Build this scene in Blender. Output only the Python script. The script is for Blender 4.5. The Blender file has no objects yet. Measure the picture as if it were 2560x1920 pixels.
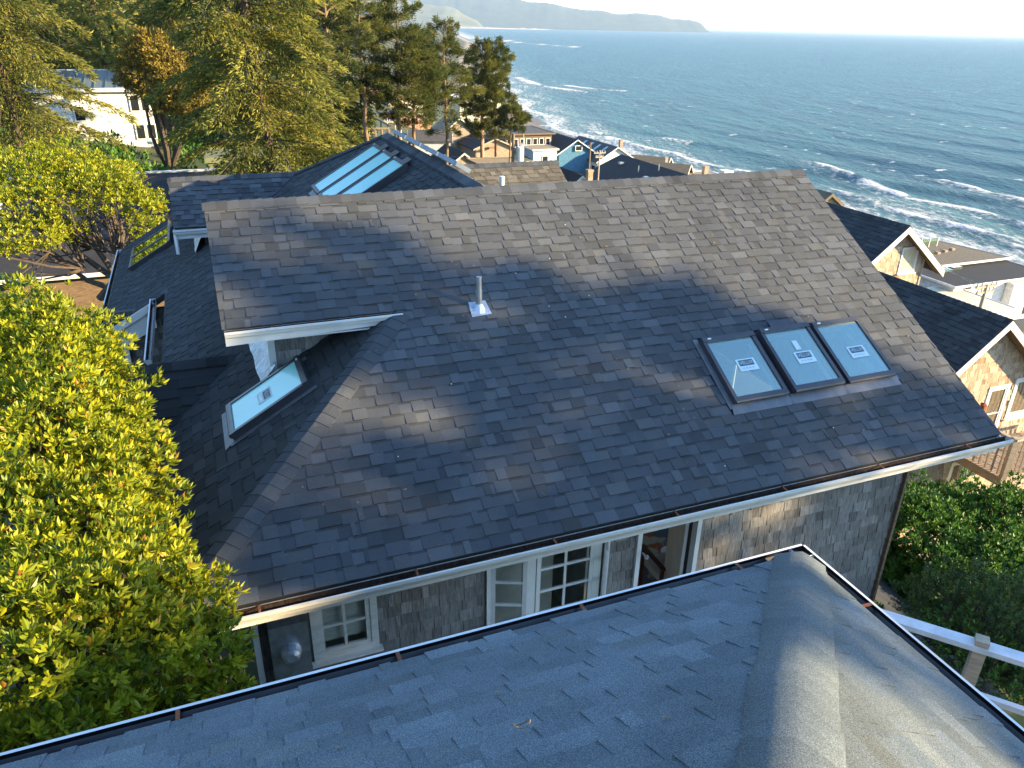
import bpy, bmesh, math, random
import numpy as np
from mathutils import Vector, Matrix
R = math.radians
# ------------------------------------------------------------------ camera
scene = bpy.context.scene
CAMZ = 40.0
p_, r_ = R(25.027), R(1.1916)
Xa, Uc, F = Vector((1, 0, 0)), Vector((0, math.sin(p_), math.cos(p_))), Vector((0, math.cos(p_), -math.sin(p_)))
cx_, cy_ = math.cos(r_) * Xa + math.sin(r_) * Uc, -math.sin(r_) * Xa + math.cos(r_) * Uc
cam = bpy.data.cameras.new('camera'); cam_o = bpy.data.objects.new('camera', cam)
scene.collection.objects.link(cam_o)
m_ = Matrix((cx_, cy_, -F)).transposed().to_4x4(); m_.translation = (0, 0, CAMZ); cam_o.matrix_world = m_
cam.sensor_width = 36; cam.lens = 36 * 1923 / 2560; cam.clip_start = 0.05; cam.clip_end = 120000
scene.camera = cam_o
# ------------------------------------------------------------------ light
SUN_AZ, SUN_EL = 99.0, 15.5            # azimuth clockwise from +Y
world = bpy.data.worlds.new('World'); scene.world = world; world.use_nodes = True
wn = world.node_tree
sky = wn.nodes.new('ShaderNodeTexSky'); sky.sky_type = 'NISHITA'; sky.sun_disc = False
sky.sun_elevation = R(SUN_EL); sky.sun_rotation = R(SUN_AZ); sky.altitude = 40
sky.air_density = 1.0; sky.dust_density = 0.0; sky.ozone_density = 3.0
bg = wn.nodes['Background']; bg.inputs['Strength'].default_value = 0.15
wn.links.new(sky.outputs['Color'], bg.inputs['Color'])
sun = bpy.data.lights.new('sun', 'SUN'); sun.energy = 5.0; sun.angle = R(0.55); sun.color = (1.0, 0.77, 0.44)
sun_o = bpy.data.objects.new('sun', sun); scene.collection.objects.link(sun_o)
sdir = Vector((math.sin(R(SUN_AZ)) * math.cos(R(SUN_EL)), math.cos(R(SUN_AZ)) * math.cos(R(SUN_EL)), math.sin(R(SUN_EL))))
sun_o.rotation_euler = (-sdir).to_track_quat('-Z', 'Y').to_euler(); sun_o.location = (60, -10, 80)
vs = scene.view_settings; vs.view_transform = 'Standard'; vs.look = 'None'; vs.gamma = 1; vs.exposure = 1.87
vs.use_curve_mapping = False
scene.cycles.use_denoising = True
scene.cycles.max_bounces = 8; scene.cycles.transparent_max_bounces = 12; scene.cycles.volume_bounces = 0
scene.cycles.caustics_reflective = False; scene.cycles.caustics_refractive = False
scene.cycles.sample_clamp_indirect = 6

# ------------------------------------------------------------------ frames
AU = R(68)
u_ = Vector((math.sin(AU), math.cos(AU), 0)); n_ = Vector((-math.cos(AU), math.sin(AU), 0)); z_ = Vector((0, 0, 1))
B0 = Vector((6.3583, 8.8361, CAMZ - 4.7))
def W(a, b, c): return B0 + a * u_ + b * n_ + c * z_
T = 7 / 12
COS, SIN = math.cos(math.atan(T)), math.sin(math.atan(T))
class Frame:
    def __init__(s, o, ex, ey):
        s.o, s.ex, s.ey = Vector(o), Vector(ex).normalized(), Vector(ey).normalized(); s.ez = s.ex.cross(s.ey)
    def __call__(s, x, y, h=0): return s.o + s.ex * x + s.ey * y + s.ez * h
    def mat(s):
        m = Matrix((s.ex, s.ey, s.ez)).transposed().to_4x4(); m.translation = s.o; return m
# ------------------------------------------------------------------ materials
MATS = {}
def newmat(name):
    m = bpy.data.materials.new(name); m.use_nodes = True; MATS[name] = m
    nt = m.node_tree; b = nt.nodes['Principled BSDF']
    return m, nt, b
def nd(nt, t, **kw):
    x = nt.nodes.new(t)
    for k, v in kw.items():
        if k.startswith('i_'): x.inputs[k[2:].replace('_', ' ')].default_value = v
        else: setattr(x, k, v)
    return x
def lk(nt, a, b): nt.links.new(a, b)
def mixc(nt, fac, a, b, blend='MIX'):
    x = nt.nodes.new('ShaderNodeMix'); x.data_type = 'RGBA'; x.blend_type = blend
    for s, v in ((x.inputs[0], fac), (x.inputs[6], a), (x.inputs[7], b)):
        if hasattr(v, 'is_linked') or isinstance(v, bpy.types.NodeSocket): nt.links.new(v, s)
        elif isinstance(v, (int, float)): s.default_value = v
        else: s.default_value = (*v, 1) if len(v) == 3 else v
    return x.outputs[2]
def ramp(nt, src, pts):
    x = nt.nodes.new('ShaderNodeValToRGB'); e = x.color_ramp.elements
    while len(e) < len(pts): e.new(0.5)
    for q, (p, c) in zip(e, pts):
        q.position = p; q.color = (c, c, c, 1) if isinstance(c, (int, float)) else (*c, 1)
    nt.links.new(src, x.inputs[0]); return x.outputs[0]
def noise(nt, scale, detail=3, rough=0.55, vec=None, stretch=None, coord='Object'):
    n = nd(nt, 'ShaderNodeTexNoise', i_Scale=scale, i_Detail=detail, i_Roughness=rough)
    if vec is None:
        tc = nd(nt, 'ShaderNodeTexCoord'); vec = tc.outputs[coord]
    if stretch:
        mp = nd(nt, 'ShaderNodeMapping'); mp.inputs['Scale'].default_value = stretch; lk(nt, vec, mp.inputs[0]); vec = mp.outputs[0]
    lk(nt, vec, n.inputs['Vector']); return n.outputs['Fac']
def bump(nt, b, h, strength=0.3, dist=0.01):
    x = nd(nt, 'ShaderNodeBump', i_Strength=strength, i_Distance=dist); lk(nt, h, x.inputs['Height']); lk(nt, x.outputs[0], b.inputs['Normal'])
def plain(name, col, rough=0.6, var=0.15, scale=4, metal=0, spec=0.5, bmp=0.0, stretch=None, detail=4):
    m, nt, b = newmat(name)
    f = noise(nt, scale, detail, 0.6, stretch=stretch)
    lo = tuple(max(0, c * (1 - var)) for c in col); hi = tuple(min(1, c * (1 + var)) for c in col)
    lk(nt, mixc(nt, ramp(nt, f, ((0.3, 0.0), (0.7, 1.0))), lo, hi), b.inputs['Base Color'])
    b.inputs['Roughness'].default_value = rough; b.inputs['Metallic'].default_value = metal
    b.inputs['Specular IOR Level'].default_value = spec
    if bmp: bump(nt, b, f, bmp, 0.02)
    return m
def shingle_mat(name, dark, mid, light, grit=260, gstr=0.5, warm=(0.5, 0.46, 0.39), rough=0.92, blotch=0.35):
    m, nt, b = newmat(name)
    at = nd(nt, 'ShaderNodeAttribute'); at.attribute_name = 'tone'
    c = ramp(nt, at.outputs['Fac'], ((0.0, dark), (0.5, mid), (1.0, light)))
    at2 = nd(nt, 'ShaderNodeAttribute'); at2.attribute_name = 'hue'
    c = mixc(nt, at2.outputs['Fac'], c, mixc(nt, 1.0, c, tuple(2 * x for x in warm), 'MULTIPLY'))
    g = noise(nt, grit, 2, 0.7)
    c = mixc(nt, gstr, c, mixc(nt, 1.0, c, ramp(nt, g, ((0.3, 0.35), (0.5, 0.95), (0.72, 2.1))), 'MULTIPLY'))
    bl = noise(nt, 1.1, 4, 0.6)
    c = mixc(nt, blotch, c, mixc(nt, 1.0, c, ramp(nt, bl, ((0.3, 0.6), (0.7, 1.4))), 'MULTIPLY'))
    lk(nt, c, b.inputs['Base Color']); b.inputs['Roughness'].default_value = rough
    b.inputs['Specular IOR Level'].default_value = 0.25
    bump(nt, b, g, 0.5, 0.004)
    return m
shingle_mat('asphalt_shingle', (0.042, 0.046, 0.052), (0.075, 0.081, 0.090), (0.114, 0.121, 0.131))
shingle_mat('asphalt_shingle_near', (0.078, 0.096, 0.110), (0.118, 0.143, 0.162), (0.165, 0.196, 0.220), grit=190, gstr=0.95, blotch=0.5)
shingle_mat('asphalt_shingle_sun_tint', (0.060, 0.054, 0.044), (0.105, 0.095, 0.078), (0.165, 0.150, 0.125))  # same house's grey shingles, with warm low sunlight put into the colour
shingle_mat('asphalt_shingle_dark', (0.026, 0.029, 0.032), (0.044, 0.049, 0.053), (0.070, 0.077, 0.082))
def wood_shingle_mat(name, dark, mid, light):
    m, nt, b = newmat(name)
    at = nd(nt, 'ShaderNodeAttribute'); at.attribute_name = 'tone'
    c = ramp(nt, at.outputs['Fac'], ((0.0, dark), (0.5, mid), (1.0, light)))
    g = noise(nt, 10, 5, 0.65, stretch=(5, 5, 0.5))
    c = mixc(nt, 0.8, c, mixc(nt, 1.0, c, ramp(nt, g, ((0.3, 0.45), (0.5, 1.0), (0.72, 1.55))), 'MULTIPLY'))
    bl = noise(nt, 0.9, 4, 0.6)
    c = mixc(nt, 0.6, c, mixc(nt, 1.0, c, ramp(nt, bl, ((0.3, 0.65), (0.7, 1.3))), 'MULTIPLY'))
    lk(nt, c, b.inputs['Base Color']); b.inputs['Roughness'].default_value = 0.85
    b.inputs['Specular IOR Level'].default_value = 0.2
    bump(nt, b, g, 0.35, 0.006); return m
wood_shingle_mat('grey_wood_shingle', (0.105, 0.098, 0.090), (0.20, 0.187, 0.173), (0.36, 0.342, 0.325))
wood_shingle_mat('tan_wood_shingle', (0.27, 0.185, 0.125), (0.45, 0.34, 0.245), (0.60, 0.48, 0.36))
plain('white_paint', (0.76, 0.75, 0.72), 0.45, 0.10, 3, bmp=0.05)
def aged_white():
    m, nt, b = newmat('aged_white_paint')
    f = noise(nt, 3, 6, 0.7, stretch=(1, 1, 6)); g = noise(nt, 40, 4, 0.7)
    c = mixc(nt, ramp(nt, f, ((0.45, 0.0), (0.75, 0.8))), (0.74, 0.72, 0.67), (0.50, 0.45, 0.37))
    c = mixc(nt, ramp(nt, g, ((0.62, 0.0), (0.75, 0.5))), c, (0.20, 0.16, 0.12))
    lk(nt, c, b.inputs['Base Color']); b.inputs['Roughness'].default_value = 0.5
aged_white()
plain('black_gutter', (0.012, 0.012, 0.016), 0.3, 0.5, 9, spec=0.6)
plain('gutter_debris', (0.035, 0.018, 0.010), 0.95, 0.7, 22, bmp=0.9)
plain('rust', (0.20, 0.06, 0.02), 0.8, 0.4, 20)
plain('dark_frame', (0.075, 0.072, 0.080), 0.35, 0.15, 5, metal=0.4)
plain('apron_metal', (0.15, 0.155, 0.17), 0.45, 0.2, 6, metal=0.3)
plain('galvanised', (0.46, 0.50, 0.55), 0.35, 0.25, 9, metal=0.75)
plain('ridge_metal', (0.20, 0.24, 0.29), 0.5, 0.2, 6, metal=0.3)
plain('lead_flashing', (0.50, 0.56, 0.64), 0.38, 0.3, 12, metal=0.55, bmp=0.5)
plain('pale_wood', (0.42, 0.33, 0.24), 0.8, 0.25, 6, stretch=(1, 1, 8), bmp=0.3)
plain('white_washed_wood', (0.62, 0.62, 0.64), 0.75, 0.12, 9, bmp=0.2)
plain('weathered_wood', (0.17, 0.115, 0.07), 0.85, 0.4, 5, stretch=(1, 1, 5), bmp=0.3)
plain('dark_interior', (0.06, 0.055, 0.05), 0.9)
plain('room_wall', (0.62, 0.60, 0.55), 0.9)
plain('room_floor', (0.16, 0.10, 0.06), 0.5, 0.3, 6)
plain('sticker_white', (0.62, 0.75, 0.78), 0.6, 0.03)
plain('sticker_blue', (0.03, 0.055, 0.085), 0.5, 0.05)
plain('deck_underlay', (0.03, 0.03, 0.03), 0.95)
plain('cardboard', (0.33, 0.21, 0.12), 0.8)
plain('red_brown_wood', (0.13, 0.035, 0.015), 0.45, 0.3)
def glass_mat(name, tint, refl_col, refl, rough=0.03):
    m = bpy.data.materials.new(name); m.use_nodes = True; MATS[name] = m; nt = m.node_tree
    nt.nodes.remove(nt.nodes['Principled BSDF']); out = nt.nodes['Material Output']
    tr = nd(nt, 'ShaderNodeBsdfTransparent'); tr.inputs['Color'].default_value = (*tint, 1)
    gl = nd(nt, 'ShaderNodeBsdfGlossy', i_Roughness=rough); gl.inputs['Color'].default_value = (*refl_col, 1)
    lw = nd(nt, 'ShaderNodeLayerWeight', i_Blend=0.5); fr = nd(nt, 'ShaderNodeMath', operation='POWER'); lk(nt, lw.outputs['Facing'], fr.inputs[0]); fr.inputs[1].default_value = 4.0
    ma = nd(nt, 'ShaderNodeMath', operation='MULTIPLY_ADD'); ma.use_clamp = True
    lk(nt, fr.outputs[0], ma.inputs[0]); ma.inputs[1].default_value = 0.95; ma.inputs[2].default_value = refl + 0.04
    mx = nd(nt, 'ShaderNodeMixShader'); lk(nt, ma.outputs[0], mx.inputs[0]); lk(nt, tr.outputs[0], mx.inputs[1]); lk(nt, gl.outputs[0], mx.inputs[2])
    lk(nt, mx.outputs[0], out.inputs['Surface'])
    return m
glass_mat('skylight_glass', (0.85, 0.93, 0.88), (0.76, 0.95, 0.90), 0.26)
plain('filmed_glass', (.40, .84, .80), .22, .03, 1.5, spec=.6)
glass_mat('window_glass', (0.80, 0.84, 0.82), (1, 1, 1), 0.05, 0.01)
glass_mat('green_glass', (0.62, 0.80, 0.70), (0.9, 1, 0.95), 0.25, 0.05)

# ------------------------------------------------------------------ object helpers
COL = scene.collection
def link_mesh(name, verts, faces, mats, parent=None, fmat=None, attrs=None, smooth=False):
    me = bpy.data.meshes.new(name); me.from_pydata([tuple(v) for v in verts], [], faces)
    for m in (mats if isinstance(mats, (list, tuple)) else [mats]): me.materials.append(MATS[m])
    if fmat is not None: me.polygons.foreach_set('material_index', np.asarray(fmat, dtype=np.int32))
    if attrs:
        for k, v in attrs.items():
            a = me.attributes.new(k, 'FLOAT', 'FACE'); a.data.foreach_set('value', np.asarray(v, dtype=np.float32))
    if smooth: me.polygons.foreach_set('use_smooth', np.ones(len(faces), dtype=bool))
    me.update()
    o = bpy.data.objects.new(name, me); COL.objects.link(o)
    if parent is not None: o.parent = parent
    return o
def empty(name, label=None, cat=None, group=None, loc=(0, 0, 0)):
    o = bpy.data.objects.new(name, None); COL.objects.link(o); o.location = loc; o.empty_display_size = 0.2
    tag(o, label, cat, group); return o
def tag(o, label=None, cat=None, group=None, kind=None):
    if label: o['label'] = label
    if cat: o['category'] = cat
    if group: o['group'] = group
    if kind: o['kind'] = kind
    return o
class MB:
    """collects shapes for ONE mesh object"""
    def __init__(s): s.v, s.f, s.m = [], [], []
    def add(s, vs, fs, mi=0):
        k = len(s.v); s.v += [tuple(x) for x in vs]; s.f += [tuple(i + k for i in f) for f in fs]; s.m += [mi] * len(fs)
    def box(s, c, hx, hy, hz, ax=None, mi=0):
        """box at c with half sizes along the axes ax (3 vectors)"""
        ax = ax or (Vector((1, 0, 0)), Vector((0, 1, 0)), Vector((0, 0, 1)))
        c = Vector(c); vs = [c + ax[0] * (i * hx) + ax[1] * (j * hy) + ax[2] * (k * hz) for i in (-1, 1) for j in (-1, 1) for k in (-1, 1)]
        s.add(vs, [(0, 1, 3, 2), (4, 6, 7, 5), (0, 4, 5, 1), (2, 3, 7, 6), (0, 2, 6, 4), (1, 5, 7, 3)], mi)
    def beam(s, a, b, w, h, up=z_, mi=0):
        a, b = Vector(a), Vector(b); d = (b - a).normalized(); sd = d.cross(up)
        if sd.length < 1e-4: sd = d.cross(Vector((1, 0, 0)))
        sd.normalize(); un = sd.cross(d)
        s.box((a + b) / 2, (b - a).length / 2, w / 2, h / 2, (d, sd, un), mi)
    def prism(s, poly, off, mi=0):
        """polygon (3-D points) extruded by the vector off"""
        n = len(poly); vs = [Vector(q) for q in poly] + [Vector(q) + Vector(off) for q in poly]
        s.add(vs, [tuple(range(n))[::-1], tuple(range(n, 2 * n))] + [(i, (i + 1) % n, n + (i + 1) % n, n + i) for i in range(n)], mi)
    def tube(s, pts, rad, k=8, mi=0, cap=True):
        pts = [Vector(q) for q in pts]; rad = rad if isinstance(rad, (list, tuple)) else [rad] * len(pts); vs = []
        for i, q in enumerate(pts):
            d = (pts[min(i + 1, len(pts) - 1)] - pts[max(i - 1, 0)]).normalized()
            a = d.cross(Vector((0.3, 0.9, 0.2)) if abs(d.z) > 0.9 else z_).normalized(); b = d.cross(a)
            vs += [q + (a * math.cos(t) + b * math.sin(t)) * rad[i] for t in [2 * math.pi * j / k for j in range(k)]]
        fs = [(i * k + j, i * k + (j + 1) % k, (i + 1) * k + (j + 1) % k, (i + 1) * k + j) for i in range(len(pts) - 1) for j in range(k)]
        if cap: fs += [tuple(range(k))[::-1], tuple(range((len(pts) - 1) * k, len(pts) * k))]
        s.add(vs, fs, mi)
    def sweep(s, prof, pts, axes, closed=False, mi=0):
        """open 2-D profile [(x,y)] swept along pts; axes = list of (ex,ey) per pt"""
        k = len(prof); vs = []
        for q, (ex, ey) in zip(pts, axes): vs += [Vector(q) + ex * x + ey * y for x, y in prof]
        fs = [(i * k + j, i * k + j + 1, (i + 1) * k + j + 1, (i + 1) * k + j) for i in range(len(pts) - 1) for j in range(k - 1)]
        if closed: fs += [(i * k + k - 1, i * k, (i + 1) * k, (i + 1) * k + k - 1) for i in range(len(pts) - 1)]
        s.add(vs, fs, mi)
    def build(s, name, mats, parent=None, smooth=False):
        return link_mesh(name, s.v, s.f, mats, parent, s.m, None, smooth)

# ------------------------------------------------------------------ shingles
def clip_poly(poly, a, b, c):
    """keep a*x+b*y<=c"""
    out = []
    for i in range(len(poly)):
        p, q = poly[i], poly[(i + 1) % len(poly)]
        dp, dq = a * p[0] + b * p[1] - c, a * q[0] + b * q[1] - c
        if dp <= 1e-9: out.append(p)
        if (dp < -1e-9 and dq > 1e-9) or (dp > 1e-9 and dq < -1e-9):
            t = dp / (dp - dq); out.append((p[0] + t * (q[0] - p[0]), p[1] + t * (q[1] - p[1])))
    return out
def clip_convex(poly, conv):
    for i in range(len(conv)):
        (x0, y0), (x1, y1) = conv[i], conv[(i + 1) % len(conv)]
        # conv counter-clockwise: inside is left
        a, b = (y1 - y0), -(x1 - x0); poly = clip_poly(poly, a, b, a * x0 + b * y0)
        if len(poly) < 3: return []
    return poly
def ccw(p):
    s = sum(p[i][0] * p[(i + 1) % len(p)][1] - p[(i + 1) % len(p)][0] * p[i][1] for i in range(len(p)))
    return p if s > 0 else p[::-1]
def area(p): return abs(sum(p[i][0] * p[(i + 1) % len(p)][1] - p[(i + 1) % len(p)][0] * p[i][1] for i in range(len(p)))) / 2
CAM = Vector((0, 0, CAMZ))
def shingles(parent, fr, polys, mat, n_obj, name, e=0.1432, w=(0.09, 0.26), th=(0.003, 0.011), seed=1, holes=(), gap=0.0, band=True, base=0.002, warmth=0.13, tone_mid=0.5, tone_sp=0.2, asph=None):
    asph = band if asph is None else asph
    rng = random.Random(seed); pieces = []
    polys = [ccw(p) for p in polys]
    y0 = min(q[1] for p in polys for q in p); y1 = max(q[1] for p in polys for q in p)
    x0 = min(q[0] for p in polys for q in p); x1 = max(q[0] for p in polys for q in p)
    j = 0
    yy = math.floor(y0 / e + 1e-6) * e
    while yy < y1 - 1e-6:
        x = x0 - rng.random() * w[1]; raised = rng.random() < 0.5
        while x < x1:
            ww = rng.uniform(*w) if rng.random() < 0.85 else rng.uniform(w[0] * 0.4, w[0]); raised = (not raised) if rng.random() < 0.93 else raised
            jt = rng.uniform(-1, 1) * (0.002 if asph else 0.010)
            rect = [(x + gap, yy + jt), (x + ww - gap, yy + jt), (x + ww - gap, yy + e), (x + gap, yy + e)]
            tone = min(1, max(0, rng.gauss(tone_mid, tone_sp))); hue = max(0, min(1, rng.gauss(warmth, 0.22)))
            for p in polys:
                q = clip_convex(rect, p)
                if len(q) >= 3 and area(q) > 4e-4:
                    cxm = sum(a for a, b in q) / len(q); cym = sum(b for a, b in q) / len(q)
                    if any(h[0] < cxm < h[2] and h[1] < cym < h[3] for h in holes): continue
                    pieces.append((q, yy, tone, hue, raised))
            x += ww
        yy += e; j += 1
    def geo(pc):
        q, yb, tone, hue, raised = pc
        t = (th[1] if raised else th[0]) * (0.85 + 0.3 * tone)
        hgt = lambda y: base + t * (1 - (y - yb) / e) + (0.0012 if raised else 0)
        k = len(q); vs = [fr(x, y, hgt(y)) for x, y in q] + [fr(x, y, -0.003) for x, y in q]
        fs = [tuple(range(k))] + [(i, k + i, k + (i + 1) % k, (i + 1) % k) for i in range(k)]
        tn = [tone] + [tone * 0.5] * k
        if band and not raised:     # the dark granule band along the top of the lower tabs
            yb2 = yb + e * 0.80
            low, up = clip_poly(q, 0, 1, yb2), clip_poly(q, 0, -1, -yb2)
            if len(low) >= 3 and len(up) >= 3:
                vs2 = [fr(x, y, hgt(y)) for x, y in low] + [fr(x, y, hgt(y)) for x, y in up]; o = len(vs); vs = vs + vs2
                fs = fs[1:] + [tuple(range(o, o + len(low))), tuple(range(o + len(low), o + len(low) + len(up)))]
                tn = tn[1:] + [tone, tone * 0.22]
        return vs, fs, tn, [hue] * len(fs)
    def score(pc):
        q = pc[0]; c = fr(sum(a for a, b in q) / len(q), sum(b for a, b in q) / len(q)); d = c - CAM
        f = d.normalized()
        cxn = d.dot(cx_) / max(0.01, d.dot(F)) / 0.666; cyn = d.dot(cy_) / max(0.01, d.dot(F)) / 0.5
        vis = 1.0 if (d.dot(F) > 0 and abs(cxn) < 1.0 and abs(cyn) < 1.0 and f.dot(fr.ez) < 0) else 0.001
        return vis * area(q) * abs(f.dot(fr.ez)) / d.length_squared
    pieces.sort(key=score, reverse=True)
    for pc in pieces[:n_obj]:
        vs, fs, tn, hu = geo(pc); c = Vector(vs[0])
        o = link_mesh(name, vs, fs, mat, parent, attrs={'tone': tn, 'hue': hu})
    if len(pieces) > n_obj:
        V, Fc, Tn, Hu = [], [], [], []
        for pc in pieces[n_obj:]:
            vs, fs, tn, hu = geo(pc); k = len(V); V += vs; Fc += [tuple(i + k for i in f) for f in fs]; Tn += tn; Hu += hu
        tag(link_mesh(name + '_field', V, Fc, mat, parent, attrs={'tone': Tn, 'hue': Hu}), kind='stuff')
def deck(name, fr, polys, parent, mat='deck_underlay', th=0.10, mi=None):
    mb = MB()
    for p in polys: mb.prism([fr(x, y, -0.004) for x, y in p], -fr.ez * th)
    return mb.build(name, mat, parent)
def caps(parent, a, b, n1, n2, mat, name, n_obj, seed=3, e=0.14, half=0.15, t=0.016, over=0.28, soft=False, low=0.012, tm=0.5, tsp=0.2):
    """hip or ridge caps from a (low) to b; n1, n2 = downslope unit vectors on each side"""
    rng = random.Random(seed); a, b = Vector(a), Vector(b); L = (b - a).length; d = (b - a) / L
    up = (z_ - d * d.z).normalized(); n1 = (n1 - d * n1.dot(d)).normalized(); n2 = (n2 - d * n2.dot(d)).normalized()
    k = int(L / e); out = []
    for i in range(k + 1):
        s0 = i * e + rng.uniform(-0.006, 0.006); s1 = min(s0 + over, L)
        if s1 - s0 < 0.05: continue
        w1, w2 = half * rng.uniform(0.95, 1.06), half * rng.uniform(0.95, 1.06); vs = []
        for s, hh in ((s0, low + t), (s1, low * .5)):
            c = a + d * s + up * hh
            vs += [c + n1 * w1 + up * 0.000, c + n1 * w1 * 0.42 + up * 0.004, c + up * 0.000, c + n2 * w2 * 0.42 + up * 0.004, c + n2 * w2 + up * 0.000]
            vs += [x - up * 0.014 for x in vs[-5:]]
        fs = [(j, j + 1, 11 + j, 10 + j) for j in range(4)] + [(j, 5 + j, 6 + j, j + 1) for j in range(4)] + [(0, 10, 15, 5), (4, 9, 19, 14)]
        tn = min(1, max(0, rng.gauss(tm, tsp))); out.append((vs, fs, [tn] * 4 + [tn * .4] * 6, [max(0, rng.gauss(.12, .10))] * len(fs)))
    for vs, fs, tn, hu in out[:n_obj]: link_mesh(name, vs, fs, mat, parent, attrs={'tone': tn, 'hue': hu}, smooth=soft)
def gutter(parent, a, b, out, mats, name='gutter', w=0.125, h=0.10, lip=0.022, fascia=0.0, straps=0, debris=True, strapmat='rust'):
    """K-style channel from a to b (top inner edge); out = unit vector away from the roof"""
    a, b = Vector(a), Vector(b); mb = MB()
    prof = [(0, 0), (0, -h), (w * 0.62, -h), (w * 0.80, -h * 0.55), (w * 0.97, -h * 0.35), (w, 0), (w - lip, 0.0), (w - lip, -0.006), (w - 0.006, -0.008), (w * 0.93, -h * 0.33), (w * 0.76, -h * 0.53), (w * 0.58, -h + 0.006), (0.006, -h + 0.006), (0.006, 0)]
    outer = prof[:7]; inner = prof[6:]
    ax = [(out, z_)] * 2
    mb.sweep(outer, [a, b], ax, mi=0); mb.sweep(inner, [a, b], ax, mi=1)
    d = (b - a).normalized()
    for q in (a, b): mb.add([q + out * x + z_ * y for x, y in prof[:6]], [tuple(range(6))], 0)
    g = mb.build(name, mats, parent)
    if debris:
        rng = random.Random(5); db = MB(); L = (b - a).length; k = int(L / 0.12) + 2; rows = []
        for i in range(k):
            c = a + d * (L * i / (k - 1)); rows.append([c + out * x + z_ * (-h * 0.72 + rng.uniform(0, h * 0.34)) for x in (0.008, w * 0.3, w * 0.55, w * 0.74)])
        db.add([v for r in rows for v in r], [(i * 4 + j, i * 4 + j + 1, i * 4 + j + 5, i * 4 + j + 4) for i in range(k - 1) for j in range(3)])
        db.build('debris', 'gutter_debris', g)
    L = (b - a).length
    for i in range(straps):
        c = a + d * (L * (i + 0.5) / straps); s = MB(); s.beam(c + z_ * 0.004, c + out * (w - 0.01) - z_ * 0.004, 0.022, 0.004); s.build('strap', strapmat, g)
    return g
# ================================================================== the large structure: terrain
SHO = np.array([(-2000, 900), (-400, 230), (-60, 150), (0, 130), (60, 115), (134.6, 92), (150, 88.6), (194, 81), (226, 59), (264, 41), (334, 18), (422, 1), (521, -9), (900, -35), (1868, -87), (5000, -420), (9000, -800), (12000, -1000)])
BNK = np.array([(-3000, -40), (-50, -2.5), (0, 0), (25, 1.5), (40, 4), (65, 10), (100, 20), (125, 27), (150, 30.5), (190, 33.5), (260, 50), (400, 82), (1500, 220)])
def xshore(Y): return np.interp(Y, SHO[:, 0], SHO[:, 1])
def terrain_z(X, Y):
    d = xshore(Y) - X; z = np.interp(d, BNK[:, 0], BNK[:, 1])
    un = (X - B0.x) * u_.x + (Y - B0.y) * u_.y; nn = (X - B0.x) * n_.x + (Y - B0.y) * n_.y
    near = np.clip(32.1 - 0.42 * np.maximum(0, un + 0.5), 26, 33)
    wgt = np.exp(-(((un + 5) / 16) ** 2 + ((nn - 4) / 15) ** 2) ** 1.5)
    return z * (1 - wgt) + near * wgt
def tz(x, y): return float(terrain_z(np.array([float(x)]), np.array([float(y)]))[0])
def make_ground():
    ys = np.concatenate([-np.geomspace(1200, 60, 14), np.arange(-55, 120, 2.5), np.geomspace(120, 11000, 80)])
    xs = np.concatenate([-np.geomspace(4000, 110, 40), np.arange(-105, 160, 3.0), np.geomspace(165, 900, 12)])
    X, Y = np.meshgrid(xs, ys); Z = terrain_z(X, Y)
    rng = np.random.default_rng(3); Z = Z + rng.normal(0, 0.05, Z.shape)
    k = len(xs); idx = np.arange(X.size).reshape(X.shape)
    fs = np.stack([idx[:-1, :-1], idx[:-1, 1:], idx[1:, 1:], idx[1:, :-1]], -1).reshape(-1, 4)
    m, nt, b = newmat('hillside_soil')
    g = noise(nt, 0.25, 8, 0.65); g2 = noise(nt, 3.0, 5, 0.7)
    tc = nd(nt, 'ShaderNodeTexCoord'); sp = nd(nt, 'ShaderNodeSeparateXYZ'); lk(nt, tc.outputs['Object'], sp.inputs[0])
    c = mixc(nt, ramp(nt, g, ((0.40, 0.0), (0.6, 1.0))), (0.035, 0.055, 0.018), (0.085, 0.075, 0.03))
    c = mixc(nt, ramp(nt, g2, ((0.45, 0.0), (0.7, 0.6))), c, (0.05, 0.07, 0.02))
    zr = nd(nt, 'ShaderNodeMapRange'); lk(nt, sp.outputs['Z'], zr.inputs['Value']); zr.inputs['From Min'].default_value = 1.2; zr.inputs['From Max'].default_value = 3.0
    wet = nd(nt, 'ShaderNodeMapRange'); lk(nt, sp.outputs['Z'], wet.inputs['Value']); wet.inputs['From Min'].default_value = 0.25; wet.inputs['From Max'].default_value = 1.0
    sand = mixc(nt, wet.outputs[0], (0.15, 0.135, 0.12), (0.36, 0.29, 0.21))
    c = mixc(nt, zr.outputs[0], sand, c)
    lk(nt, c, b.inputs['Base Color']); b.inputs['Roughness'].default_value = 0.9
    o = link_mesh('ground', np.stack([X, Y, Z], -1).reshape(-1, 3), fs.tolist(), 'hillside_soil', smooth=True)
    tag(o, 'sloping hillside and sandy beach running down to the sea', kind='structure')
make_ground()

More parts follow.
